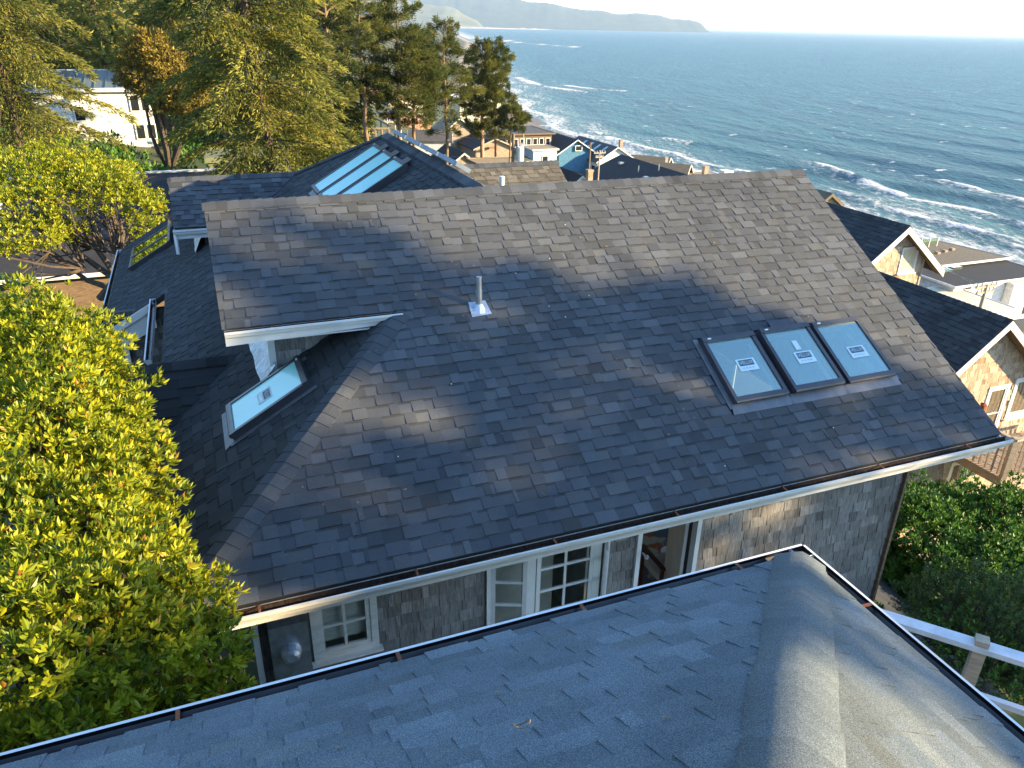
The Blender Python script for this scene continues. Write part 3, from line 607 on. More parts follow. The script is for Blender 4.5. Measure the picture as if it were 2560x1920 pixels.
# ================================================================== near house (the roof the camera stands over)
near = empty('hip_roofed_house', 'house close to the viewer with blue-grey hip roof and black gutter with white lip', 'house')
n2 = n_.copy(); u2 = n2.cross(z_)
CO = W(-5.68, -2.52, 1.5)                                          # gutter lip corner
GW = 0.125
RC = CO - n_ * GW - u2 * GW + z_ * 0.02
FF = Frame(RC, -u_, -n_ * COS + z_ * SIN)
hv = -u_ * 1.93 - n_ * 1.95 + z_ * 1.13; FR = Frame(RC, n2, hv - n2 * hv.dot(n2))
hd = FF.ez.cross(FR.ez); hd = hd if hd.z > 0 else -hd; hd.normalize()
HT = RC + hd * 7.0
hf = ((HT - RC).dot(FF.ex), (HT - RC).dot(FF.ey)); hr = ((HT - RC).dot(FR.ex), (HT - RC).dot(FR.ey))
PF = [(0, 0), hf, (9.5, hf[1]), (9.5, 0)]
PR = [(0, 0), hr, (-8.5, hr[1]), (-8.5, 0)]
roofF = deck('roof', FF, [PF], near); roofF['label'] = 'shaded blue-grey roof slope falling to the black gutter'
roofG = deck('roof', FR, [PR], near); roofG['label'] = 'roof slope streaked with low sun'
vis_f = [(0, 0), (hf[0] * .72, hf[1] * .72), (9.5, hf[1] * .72), (9.5, 0)]
vis_r = [(0, 0), (hr[0] * .72, hr[1] * .72), (-6, hr[1] * .72), (-6, 0)]
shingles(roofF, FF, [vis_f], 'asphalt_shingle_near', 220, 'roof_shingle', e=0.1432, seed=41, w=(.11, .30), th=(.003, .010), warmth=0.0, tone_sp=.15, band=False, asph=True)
shingles(roofG, FR, [vis_r], 'asphalt_shingle_near', 80, 'roof_shingle', e=0.1432, seed=42, w=(.14, .40), th=(.002, .006), warmth=0.5, tone_sp=.12, band=False, asph=True)  # warmer hue than the front slope: low sunlight put into the colour
caps(roofF, RC + hd * .02 + z_ * .0, HT, -FF.ey, -FR.ey, 'asphalt_shingle_near', 'hip_cap', 60, seed=43, half=.175, t=.006, e=.15, soft=True, low=.017, tm=.42, tsp=.07)
gutter(near, W(-16, -2.52 - GW, 1.49), CO - n_ * GW - z_ * .01 - u_ * .0, n_, ['white_paint', 'black_gutter'], w=GW, h=.11, lip=.018, straps=9, debris=False)
gutter(near, CO - n2 * 9 - u2 * GW - z_ * .01, CO - u2 * GW - z_ * .01, u2, ['white_paint', 'black_gutter'], w=GW, h=.11, lip=.018, straps=7, debris=False)
nw = MB(); nw.box(W(-11.2, -3.12, -1.0), 5.0, .06, 2.3, (u_, n_, z_)); nw.box(CO - u2 * .66 - n2 * 4.6 - z_ * 2.5, 4.0, .06, 2.3, (n2, u2, z_)); nw.build('wall', 'grey_wood_shingle', near)
nw = MB(); nw.box(W(-11.0, -2.90, 1.34), 5.2, .27, .01, (u_, n_, z_)); nw.build('soffit', 'white_paint', near)

# ================================================================== the two neighbours on the right
def gable_house(name, label, u0, n0, zr, half, slope, length, zb, ov, roofmat, wallmat, n_wall, n_roof, e=.15, trim='aged_white_paint', seed=50, holes=(), sidew=None):
    """ridge along n from n0; gable faces -n"""
    h = empty(name, label, 'house'); cs, sn = math.cos(math.atan(slope)), math.sin(math.atan(slope)); L = half / cs
    fl_ = Frame(W(u0 - half, n0, zr - half * slope), -n_, u_ * cs + z_ * sn); fr_ = Frame(W(u0 + half, n0, zr - half * slope), n_, -u_ * cs + z_ * sn)
    pl_ = [(0, 0), (0, L), (-length, L), (-length, 0)]; pr_ = [(0, 0), (0, L), (length, L), (length, 0)]
    r1 = deck('roof', fl_, [pl_], h, th=.12); r2 = deck('roof', fr_, [pr_], h, th=.12)
    shingles(r1, fl_, [pl_], roofmat, n_roof, 'roof_shingle', e=.143, seed=seed, w=(.14, .36), warmth=0, tone_sp=.16)
    shingles(r2, fr_, [pr_], roofmat, 0, 'roof_shingle', e=.143, seed=seed + 1, w=(.2, .5), warmth=0)
    caps(r1, W(u0, n0, zr), W(u0, n0 + length, zr), -fl_.ey, -fr_.ey, roofmat, 'ridge_cap', 70, seed=seed + 2)
    ww = sidew or half - .45; wz = zr - .16
    fw = Frame(W(u0, n0 + ov, zb), u_, z_); H = wz - zb
    poly = [(-ww, 0), (ww, 0), (ww, H - ww * slope), (0, H), (-ww, H - ww * slope)]
    wb = MB(); wb.prism([fw(x, y, -.005) for x, y in poly], n_ * .12)
    for s in (-1, 1): wb.box(W(u0 + s * (ww - .06), n0 + ov + length / 2 - .3, zb + (H - ww * slope) / 2), .055, length / 2 - .5, (H - ww * slope) / 2, (u_, n_, z_))
    w_o = wb.build('wall', wallmat, h)
    shingles(w_o, fw, [poly], wallmat, n_wall, 'wall_shingle', e=e, w=(.07, .22), seed=seed + 3, gap=.002, band=False, th=(.010, .015), tone_mid=.5, tone_sp=.22, holes=holes)
    for s in (-1, 1):
        t = MB(); a, b = W(u0 + s * (half + .02), n0 - .012, zr - half * slope - .10), W(u0, n0 - .012, zr - .10)
        t.prism([a + z_ * .09, b + z_ * .09, b - z_ * .11, a - z_ * .11], n_ * .03); t.build('rake_board', trim, h)
        t = MB(); t.prism([W(u0 + s * half, n0 + .03, zr - half * slope - .15), W(u0, n0 + .03, zr - .15), W(u0, n0 + ov, zr - .15), W(u0 + s * half, n0 + ov, zr - half * slope - .15)], -z_ * .01); t.build('soffit', 'weathered_wood', h)
        t = MB(); t.box(W(u0 + s * ww, n0 + ov - .015, zb + (H - ww * slope) / 2), .03, .02, (H - ww * slope) / 2, (u_, n_, z_)); t.build('corner_board', 'pale_wood', h)
    return h, fw
hA, fwA = gable_house('gabled_house', 'tan shingled house with wooden balcony just past the main roof edge', 7.46, 5.24, -1.15, 4.0, .80, 9.0, -8.2, .38, 'asphalt_shingle_dark', 'tan_wood_shingle', 300, 300, seed=50, holes=[(.45, 3.55, 1.25, 5.15), (1.36, 4.1, 2.6, 5.25), (-.08, 1.92, .63, 3.13)])
hB, fwB = gable_house('gabled_house', 'tan shingled house with narrow gable and yellow blind, farther down the slope', 9.73, 10.51, -.37, 1.84, .81, 8.0, -6.0, .30, 'asphalt_shingle_dark', 'tan_wood_shingle', 220, 200, seed=60, e=.15, sidew=1.22, holes=[(.26, 4.1, .90, 4.9)])
# ================================================================== sea, far coast, haze
def mesh_np(name, V, Fq, mat, parent=None, fattr=None, pattr=None, smooth=False):
    me = bpy.data.meshes.new(name); V = np.asarray(V, np.float32); Fq = np.asarray(Fq, np.int32); k = Fq.shape[1]
    me.vertices.add(len(V)); me.vertices.foreach_set('co', V.ravel()); me.loops.add(Fq.size); me.loops.foreach_set('vertex_index', Fq.ravel())
    me.polygons.add(len(Fq)); me.polygons.foreach_set('loop_start', np.arange(0, Fq.size, k, dtype=np.int32)); me.polygons.foreach_set('loop_total', np.full(len(Fq), k, np.int32))
    for m in (mat if isinstance(mat, (list, tuple)) else [mat]): me.materials.append(MATS[m])
    for dom, d in (('FACE', fattr), ('POINT', pattr)):
        for a, v in (d or {}).items():
            at = me.attributes.new(a, 'FLOAT', dom); at.data.foreach_set('value', np.asarray(v, np.float32).ravel())
    if smooth: me.polygons.foreach_set('use_smooth', np.ones(len(Fq), dtype=bool))
    me.update(calc_edges=True)
    o = bpy.data.objects.new(name, me); COL.objects.link(o)
    if parent is not None: o.parent = parent
    return o
def grid_faces(r, c):
    i = np.arange(r * c).reshape(r, c); return np.stack([i[:-1, :-1], i[:-1, 1:], i[1:, 1:], i[1:, :-1]], -1).reshape(-1, 4)
BREAKERS = [([(98.8, 263.3), (102.6, 234.7), (105.5, 208.6), (114.9, 197.1), (119.1, 180.1), (124, 150), (134, 110)], 1.0, 2.6), ([(116, 282), (120.1, 262.0), (126.2, 234.1)], .35, 1.6), ([(129.9, 239.1), (131.7, 226.6), (134.0, 208.9), (139, 180)], 1.15, 2.2),
    ([(88.2, 209.5), (96.7, 184.2), (107.8, 161.1), (111.7, 149.1), (118, 110)], .9, 2.0), ([(36.1, 318.4), (47.3, 287.6), (55.9, 279.3)], 1.0, 3.2), ([(58.9, 322.0), (66.5, 311.5)], 1.0, 3.0), ([(10.8, 354.0), (20.8, 328.3)], .9, 3.0), ([(31.3, 336.5), (34.0, 330.4)], .9, 2.5),
    ([(-0.3, 687.5), (15.9, 599.7), (34.4, 566.7), (46.5, 545.7)], .95, 6), ([(36.6, 605.7), (57.0, 572.8), (73.0, 566.3)], .9, 5), ([(-8.0, 2171.1), (66.4, 1928.4), (128.3, 1767.4)], .8, 22), ([(-58.2, 2119.2), (2.6, 2614.7)], .7, 22), ([(-7.2, 492.5), (1.2, 443.9), (9.0, 394.6)], .9, 4), ([(47.7, 234.9), (55.3, 226.1)], .6, 2),
    ([(54.7, 272.8), (63.4, 251.1)], .9, 2.4), ([(69.0, 248.0), (81.2, 238.9)], .7, 2.2), ([(86.7, 220.5), (93.7, 199.8), (101.4, 178.6), (106, 150)], .5, 1.8)]
def seg_dist(X, Y, pts):
    best = np.full(X.shape, 1e9); side = np.zeros(X.shape)
    for (x0, y0), (x1, y1) in zip(pts[:-1], pts[1:]):
        dx, dy = x1 - x0, y1 - y0; L2 = dx * dx + dy * dy
        t = np.clip(((X - x0) * dx + (Y - y0) * dy) / L2, 0, 1); px, py = x0 + t * dx, y0 + t * dy
        d = np.hypot(X - px, Y - py); s = X - px; m = d < best; best[m] = d[m]; side[m] = s[m]
    return best, side                                             # side < 0: shoreward
def make_sea():
    az = np.radians(np.concatenate([np.linspace(-75, -12, 40), np.linspace(-11.8, 37, 330), np.linspace(37.5, 120, 90)]))
    rr = np.concatenate([np.geomspace(70, 800, 380), np.geomspace(810, 42000, 90)])
    A, Rr = np.meshgrid(az, rr); X, Y = Rr * np.sin(A), Rr * np.cos(A)
    d = X - xshore(np.maximum(Y, -400))
    ph = d + 6 * np.sin(Y / 47.) + 4 * np.sin(Y / 19. + 1)
    fade = np.clip(d / 30, 0, 1) * np.clip(1 - Rr / 900, 0, 1)
    rg = np.random.default_rng(2)
    Z = fade * (.9 * np.sin(ph / 6.5) * (.6 + .4 * np.sin(Y / 33.)) + .28 * np.sin(ph / 3.1 + Y / 60.) + .15 * np.sin(d / 1.9 + Y / 9.))
    foam = np.zeros(X.shape)
    for pts, s, w in BREAKERS:
        w = w * .72
        q, sd = seg_dist(X, Y, pts)
        mod = np.clip(.72 + .5 * np.sin(Y / (3.1 * w) + w * 9) * np.sin(Y / (7.7 * w) + w * 4) + .25 * np.sin(Y / w + X / w), .1, 1.15)
        crest = s * mod * np.exp(-(q / w) ** 2); trail = s * .42 * np.exp(-np.abs(q) / (w * 4)) * (sd < 0)
        foam = np.maximum(foam, np.maximum(crest, trail)); Z += .55 * min(1, s) * np.exp(-(q / (w * 1.3)) ** 2) * (np.hypot(X, Y) < 900)
    wash = np.clip(1.15 - d / 40, 0, 1) * np.clip((d + 6) / 6, 0, 1) * .52 * (.75 + .25 * np.sin(d / 3.2 + np.sin(Y / 13.) * 2)) * (Rr < 1200)
    wash = np.maximum(wash, np.clip(1 - d / 55, 0, 1) * .3 * (Rr < 2500)); wash = np.maximum(wash, np.clip(1 - d / 120, 0, 1) * .55 * (Rr > 2500) * (Rr < 9500))
    foam = np.maximum(foam, wash)
    m, nt, b = newmat('sea_water')
    at = nd(nt, 'ShaderNodeAttribute'); at.attribute_name = 'foam'
    tc = nd(nt, 'ShaderNodeTexCoord'); gp = tc.outputs['Object']
    n1 = noise(nt, .55, 6, .7, gp, (1, .55, 1)); n2_ = noise(nt, .11, 4, .6, gp, (1.6, .5, 1)); n3 = noise(nt, .020, 3, .55, gp, (2.2, .7, 1))
    a = nd(nt, 'ShaderNodeMath', operation='MULTIPLY'); lk(nt, n1, a.inputs[0]); a.inputs[1].default_value = 1.5
    ad = nd(nt, 'ShaderNodeMath', operation='ADD'); lk(nt, at.outputs['Fac'], ad.inputs[0]); lk(nt, a.outputs[0], ad.inputs[1])
    fm = ramp(nt, ad.outputs[0], ((0.0, 0.0), (.98, 0.0), (1.18, .75), (1.5, 1.0)))
    # ColorRamp clamps its input to 1, so shift down first
    sc = nd(nt, 'ShaderNodeMath', operation='MULTIPLY'); sc.inputs[1].default_value = .5; lk(nt, ad.outputs[0], sc.inputs[0])
    fm = ramp(nt, sc.outputs[0], ((.50, 0.0), (.60, .55), (.74, 1.0)))
    wc = noise(nt, .16, 5, .62, gp, (.8, 1.3, 1)); wl = noise(nt, .012, 2, .5, gp)
    wcm = nd(nt, 'ShaderNodeMath', operation='MULTIPLY_ADD'); lk(nt, wl, wcm.inputs[0]); wcm.inputs[1].default_value = .22; lk(nt, wc, wcm.inputs[2])
    caps_ = ramp(nt, wcm.outputs[0], ((.765, 0.0), (.80, .9)))
    fmx = nd(nt, 'ShaderNodeMath', operation='MAXIMUM'); lk(nt, fm, fmx.inputs[0]); lk(nt, caps_, fmx.inputs[1])
    c = mixc(nt, ramp(nt, n3, ((.38, 0.0), (.62, 1.0))), (.008, .058, .080), (.015, .096, .106))
    c = mixc(nt, ramp(nt, n2_, ((.40, 0.0), (.68, .55))), c, (.016, .085, .120))
    sh = nd(nt, 'ShaderNodeAttribute'); sh.attribute_name = 'shallow'
    c = mixc(nt, sh.outputs['Fac'], c, (.10, .20, .20))
    c = mixc(nt, fmx.outputs[0], c, (.80, .80, .80))
    lk(nt, c, b.inputs['Base Color']); b.inputs['Specular IOR Level'].default_value = .16
    ro = nd(nt, 'ShaderNodeMapRange'); lk(nt, fmx.outputs[0], ro.inputs['Value']); ro.inputs['To Min'].default_value = .32; ro.inputs['To Max'].default_value = .95; lk(nt, ro.outputs[0], b.inputs['Roughness'])
    hh = nd(nt, 'ShaderNodeMath', operation='MULTIPLY_ADD'); lk(nt, n2_, hh.inputs[0]); hh.inputs[1].default_value = 2.2; lk(nt, n1, hh.inputs[2])
    bump(nt, b, hh.outputs[0], 1.0, 2.2)
    shallow = np.clip(1 - d / 60, 0, 1) * .55
    o = mesh_np('sea', np.stack([X, Y, Z], -1).reshape(-1, 3), grid_faces(*X.shape), 'sea_water', pattr={'foam': foam, 'shallow': shallow}, smooth=True)
    tag(o, 'wind-blown blue sea with whitecaps and breakers rolling to the beach', kind='structure')
make_sea()
def far_land(name, label, prof, depth, seed, cols, mat):
    xs = np.linspace(prof[0][0], prof[-1][0], cols); zz = np.interp(xs, [p[0] for p in prof], [p[2] for p in prof]); yy = np.interp(xs, [p[0] for p in prof], [p[1] for p in prof])
    rg = np.random.default_rng(seed); sm = lambda a, k: np.convolve(np.pad(a, k, mode='edge'), np.ones(2 * k + 1) / (2 * k + 1), 'valid')
    zz = zz + sm(rg.normal(0, 14, cols), 2) * (zz > 30) + rg.normal(0, 2.2, cols)
    V = []
    prf = [(-1.0, -.02), (-.86, .10), (-.62, .34), (-.40, .60), (-.2, .84), (0, 1.0), (.3, .8), (.7, .4), (1.0, -.02)]
    for t, f in prf:
        j = sm(rg.normal(0, 1, cols), 3) * .10 * (1 - abs(t)) if 0 < abs(t) < 1 else 0
        V.append(np.stack([xs + rg.normal(0, 4, cols), yy + t * depth * (.4 + .6 * np.clip(zz / 200, 0, 1)), zz * np.clip(f + j, -.05, 1.0)], -1))
    V = np.array(V); o = mesh_np(name, V.reshape(-1, 3), grid_faces(len(prf), cols), mat, smooth=True)
    return tag(o, label, kind='structure')
plain('forest_far', (.035, .055, .03), .95, .5, .01, detail=8)
plain('grass_far', (.12, .12, .05), .95, .5, .006, detail=8)
plain('sand_far', (.50, .42, .32), .95, .1, .01)
far_land('headland', 'long hazy blue headland ending in a cliff on the horizon', [(-5200, 10000, 360), (-3300, 10500, 300), (-2115, 10795, 284), (-1544, 10891, 340), (-728, 10976, 378), (40, 11000, 330), (159, 10999, 306), (456, 10990, 285), (754, 10974, 237), (990, 10955, 230), (1228, 10931, 192), (1459, 10903, 211), (1635, 10878, 188), (1925, 10830, 150), (2153, 10787, 138), (2298, 10757, 95), (2344, 10747, 40), (2375, 10740, 5)], 900, 4, 240, 'forest_far')
far_land('hill', 'pale green coastal hill in front of the headland', [(-5000, 8000, 380), (-2600, 8600, 360), (-1725, 8833, 320), (-1076, 8935, 233), (-693, 8973, 190), (-451, 8988, 75), (-380, 8990, 8)], 700, 5, 130, 'grass_far')
far_land('beach', 'far strip of pale sand below the hazy hills', [(-2600, 8100, 16), (-900, 8200, 14), (-300, 8300, 12), (100, 8500, 9), (420, 8900, 2)], 220, 6, 80, 'sand_far')
def make_haze():
    m = bpy.data.materials.new('haze'); m.use_nodes = True; MATS['haze'] = m; nt = m.node_tree
    nt.nodes.remove(nt.nodes['Principled BSDF']); pv = nd(nt, 'ShaderNodeVolumePrincipled')
    pv.inputs['Color'].default_value = (.62, .80, 1.0, 1); pv.inputs['Density'].default_value = 6.2e-5; pv.inputs['Anisotropy'].default_value = 0.2
    lk(nt, pv.outputs[0], nt.nodes['Material Output'].inputs['Volume'])
    mb = MB(); mb.box((0, 18000, 190), 46000, 27000, 240); o = mb.build('haze', 'haze'); tag(o, 'thin pale sea haze', kind='stuff')
# ================================================================== more distant buildings
for nm, c, r_ in (('roof_black', (.022, .022, .025), .9), ('roof_brown', (.16, .125, .08), .95), ('roof_grey', (.075, .072, .07), .9), ('wall_white', (.74, .72, .68), .8), ('wall_cream', (.70, .60, .42), .8), ('wall_blue', (.05, .17, .28), .7),
                  ('wall_tan', (.34, .26, .18), .9), ('wall_orange', (.46, .26, .17), .9), ('wall_pale_blue', (.42, .52, .56), .8), ('wall_olive', (.17, .18, .09), .9), ('brick_chimney', (.32, .15, .09), .9), ('roof_tan', (.30, .23, .15), .95), ('asphalt_path', (.03, .03, .033), .9), ('pane_dark', (.02, .025, .03), .15)):
    plain(nm, c, r_, .22, 2.5, detail=6)
plain('roof_seam_metal', (.16, .20, .20), .5, .1, 3, metal=.3)
def far_window(parent, c, ex, w, h, out):
    mb = MB(); c = Vector(c); ex = Vector(ex).normalized(); out = Vector(out).normalized(); ring(mb, Frame(c, ex, z_), -w / 2, -h / 2, w / 2, h / 2, min(w, h) * .11, 0.0, .06) if Frame(c, ex, z_).ez.dot(out) > 0 else ring(mb, Frame(c, -ex, z_), -w / 2, -h / 2, w / 2, h / 2, min(w, h) * .11, 0.0, .06)
    f = mb.build('window', 'wall_white', parent); p = MB(); p.box(c + out * .03, w / 2 * .85, h / 2 * .85, .01, (ex, z_, out)); p.build('pane', 'pane_dark', f)
def gable(name, label, A, B, hw, s, zg, roofm, wallm, ov=.5, cat='house', rake='wall_white', chimney=None, group=None, slopeR=None):
    """house with a ridge from A to B (3-D), half width hw, roof slope s, ground zg"""
    A, B = Vector(A), Vector(B); B.z = A.z; h = empty(name, label, cat, group); d = (B - A).normalized(); sd = d.cross(z_).normalized()
    for k in (-1, 1):
        r = MB(); e = sd * (k * (hw + ov)) - z_ * ((hw + ov) * s); a, b = A - d * ov, B + d * ov
        r.prism([a, b, b + e, a + e] if k == 1 else [b, a, a + e, b + e], -z_ * .16); r.build('roof', roofm, h)
    wl = MB(); ze = A.z - hw * s
    for P, q in ((A, d), (B, -d)):
        wl.prism([P + sd * hw + z_ * (ze - A.z - .2), P - z_ * .2, P - sd * hw + z_ * (ze - A.z - .2), P - sd * hw + z_ * (zg - A.z), P + sd * hw + z_ * (zg - A.z)], q * .15)
    for k in (-1, 1): wl.prism([A + sd * k * hw + z_ * (ze - A.z - .2), B + sd * k * hw + z_ * (ze - A.z - .2), B + sd * k * hw + z_ * (zg - A.z), A + sd * k * hw + z_ * (zg - A.z)], -sd * k * .15)
    wl.build('wall', wallm, h)
    for k in (-1, 1):
        for P, q in ((A - d * ov, -d), (B + d * ov, d)):
            t = MB(); e = sd * (k * (hw + ov + .02)) - z_ * ((hw + ov) * s)
            t.prism([P - z_ * .02, P + e - z_ * .02, P + e - z_ * .24, P - z_ * .24], q * .05); t.build('rake_board', rake, h)
    if chimney:
        c = MB(); q, w, zt, mt_ = chimney; c.box((q[0], q[1], (zt + A.z - 1.5) / 2), w, w, (zt - A.z + 1.5) / 2, (u_, n_, z_)); c.box((q[0], q[1], zt + .1), w * 1.2, w * 1.2, .1, (u_, n_, z_)); c.build('chimney', mt_, h)
    return h, A, B, d, sd
def V3(*a): return Vector(a)
def slab_house(name, label, c, hx, hy, z0, z1, wallm, roofm, ov=.4, cat='house', yaw=None, tilt=0, th=.25, fas='wall_white'):
    ex, ey = (u_, n_) if yaw is None else (Vector((math.cos(yaw), math.sin(yaw), 0)), Vector((-math.sin(yaw), math.cos(yaw), 0)))
    h = empty(name, label, cat); w = MB(); w.box((c[0], c[1], (z0 + z1) / 2), hx, hy, (z1 - z0) / 2, (ex, ey, z_)); w.build('wall', wallm, h)
    r = MB(); e2 = (ey + z_ * tilt).normalized(); r.box((c[0], c[1], z1 + th / 2 + .003 + abs(tilt) * hy), hx + ov, hy + ov, th / 2, (ex, e2, ex.cross(e2))); r.build('roof', roofm, h)
    f = MB(); ring(f, Frame(Vector((c[0], c[1], z1 + .02 + abs(tilt) * hy)), ex, e2), -hx - ov - .04, -hy - ov - .04, hx + ov + .04, hy + ov + .04, .12, 0, th + .06); f.build('fascia_board', fas, h)
    return h, ex, ey
# behind the ridge, from the trees to the right
h, A, B, d, sd = gable('garage', 'small white garage with grey gable roof behind the centre ridge', (-14.3, 107.0, 27.1), (-9.0, 107.6, 27.1), 1.9, .55, 22.5, 'roof_grey', 'wall_white', .25, 'garage')
q = MB(); q.box((-14.45, 106.9, 24.6), .04, .75, 1.1); q.build('door', 'pane_dark', h)
gable('cottage', 'small dark-roofed cottage with white rake boards right of the white garage', (-6.3, 93.6, 26.3), V3(-6.3, 93.6, 26.3) + n_ * 7, 2.6, .75, 22, 'roof_black', 'wall_tan', .4)
h, A, B, d, sd = gable('shingled_cottage', 'brown shingled cottage behind the tall bare pole with a sunlit gable', (-3.4, 121.9, 24.4), V3(-3.4, 121.9, 24.4) + n_ * 13, 3.1, .42, 18.5, 'roof_black', 'wall_tan', .5, rake='pale_wood', chimney=((-3.9, 121.0), .4, 22.9, 'brick_chimney'))
gable('thatch_roofed_cottage', 'pale brown cottage roof half hidden by the pines behind the white garage', (-9.2, 128, 26.6), V3(-9.2, 128, 26.6) + n_ * 6, 3.0, .8, 19, 'roof_tan', 'wall_tan', .4)
slab_house('flat_roofed_shed', 'low flat tan roof below the pole transformer', (-1.8, 81.5), 2.3, 2.6, 22.5, 26.9, 'wall_tan', 'roof_tan', .3, fas='wall_tan')
slab_house('lean_to', 'small flat roof with sunlit yellow edge beside the transformer', (2.2, 85.5), 1.3, 2.2, 21, 26.0, 'wall_cream', 'roof_tan', .3, fas='wall_cream')
h, ex, ey = slab_house('beach_house', 'dark low beach house with glazed veranda behind the thin lamp post', (0.2, 172), 5.2, 6, 12, 19.4, 'weathered_wood', 'roof_grey', .6, fas='weathered_wood')
for i in range(7): far_window(h, V3(.2, 172, 17.6) - ey * 6.05 + ex * (-4.4 + i * 1.45), ex, 1.1, 2.2, -ey)
h, ex, ey = slab_house('beach_house', 'pale flat-roofed annex between the lamp post and the blue house', (4.6, 163), 2.6, 3.0, 11, 17.2, 'wall_pale_blue', 'roof_tan', .3)
far_window(h, V3(4.6, 163, 15.6) - ey * 3.05, ex, 1.4, 1.2, -ey)
h, A, B, d, sd = gable('blue_house', 'blue house with black gable roof near the beach', (12.2, 164.5, 19.0), V3(12.2, 164.5, 19.0) + n_ * 14, 3.9, .62, 10, 'roof_black', 'wall_blue', .7)
far_window(h, V3(12.7, 164.5, 17.2) - n_ * .12, u_, 1.6, 1.1, -n_)
for i in range(5): far_window(h, V3(12.2, 164.5, 15.0) - u_ * 3.97 + n_ * (1.5 + i * 2.6), n_, 1.7, 1.2, -u_)
h, A, B, d, sd = gable('white_gabled_house', 'white gabled house with grey roof and four roof windows', (20.5, 163.7, 17.8), V3(20.5, 163.7, 17.8) + n_ * 17, 4.2, .60, 8.5, 'roof_grey', 'wall_white', .6, chimney=((21.6, 166.5), .32, 18.6, 'wall_tan'))
for i in range(4):
    q = MB(); c = V3(20.5, 163.7, 17.8) + n_ * (2.5 + i * 3.2) - u_ * 1.6 - z_ * .90; q.box(c, 1.0, .45, .06, ((u_ + z_ * .6).normalized(), n_, (z_ - u_ * .6).normalized())); q.build('roof_window', 'green_glass', h)
for i in range(3): far_window(h, V3(20.5, 163.7, 13.4) - u_ * 4.3 + n_ * (1.5 + i * 3.5), n_, 1.8, 1.4, -u_)
h, A, B, d, sd = gable('black_roofed_house', 'house with big black roof and roof vents right behind the main ridge', V3(17.25, 128.85, 21.25) - n_ * 24, (17.25, 128.85, 21.25), 6.6, .42, 13, 'roof_black', 'wall_tan', .7)
for i, (a, b) in enumerate(((2.2, 3.4), (2.6, 9.5), (3.4, 13.2), (1.0, 12.6))):
    q = MB(); c = V3(17.25, 128.85, 21.25) - n_ * b - u_ * a - z_ * (a * .42 - .22)
    if i % 2: q.tube([c - z_ * .3, c + z_ * .75], .09, 8)
    else: q.box(c, .35, .35, .16, (u_, n_, z_))
    q.build('roof_vent', 'galvanised', h)
gable('brown_roofed_house', 'brown-roofed house just above the black roof', (25.5, 173.1, 14.9), (32.5, 170.3, 14.9), 4.5, .5, 7, 'roof_brown', 'wall_tan', .6, chimney=((31.2, 166), .32, 15.3, 'wall_tan'))
gable('brown_roofed_house', 'brown-roofed house to the right of the black roof', (25.8, 147.7, 17.4), (31.5, 145.4, 17.6), 5.0, .55, 8, 'roof_brown', 'wall_tan', .6)
h, ex, ey = slab_house('low_beach_house', 'low flat-roofed beach house with white edge and a tan chimney', (35.0, 146.5), 2.6, 3, 7, 15.2, 'wall_white', 'roof_tan', .3)
q = MB(); q.box((34.9, 145.9, 16.1), .42, .42, .8, (u_, n_, z_)); q.box((34.9, 145.9, 17.0), .5, .5, .08, (u_, n_, z_)); q.build('chimney', 'wall_tan', h)
slab_house('white_roof_hut', 'tiny white rooftop hut poking up behind the main ridge', (36.0, 135.3), .8, .7, 7.5, 17.8, 'wall_white', 'wall_white', .1, cat='hut')
gable('small_house', 'little house with white gable and tan chimney in front of the black roof', (6.2, 74.7, 27.2), V3(6.2, 74.7, 27.2) + n_ * 7, 2.0, .8, 20, 'roof_black', 'wall_white', .25, chimney=((6.9, 74.2), .25, 27.6, 'wall_tan'))
h, ex, ey = slab_house('cream_building', 'tall cream building behind the pines at the water edge', (-13, 233), 6.0, 7, 8, 21.2, 'wall_cream', 'wall_white', .3, cat='building')
for i in range(4):
    for j in range(3): far_window(h, V3(-13, 233, 18.8 - j * 3.2) - ey * 7.05 + ex * (-4.4 + i * 2.9), ex, 1.5, 1.5, -ey)
h, A, B, d, sd = gable('orange_house', 'orange-walled house with grey roof seen between spruce and pines', (-36.5, 184, 30.2), (-29.5, 186, 30.2), 4.2, .75, 22, 'roof_grey', 'wall_orange', .4)
far_window(h, V3(-33, 181, 24.8), u_, 2.0, 1.0, -n_); far_window(h, V3(-31, 181.2, 27.6), u_, 1.2, 1.2, -n_)
gable('terrace_house', 'pale house with tan gable behind the pine trunks', (-24, 178, 27), V3(-24, 178, 27) + n_ * 9, 4.0, .7, 19, 'roof_tan', 'wall_cream', .4)
gable('terrace_house', 'house with grey roof behind the middle pines left of the cream building', (-19.5, 150, 25.6), V3(-19.5, 150, 25.6) + n_ * 9, 3.6, .6, 19, 'roof_grey', 'wall_orange', .4)
gable('brown_roofed_house', 'brown roof slope peeking out between main roof edge and the tan gable', V3(20.6, 55.8, 30.0) - n_ * 2.5, (20.6, 55.8, 30.0), 1.0, .7, 16, 'roof_brown', 'wall_tan', .2, rake='roof_brown')
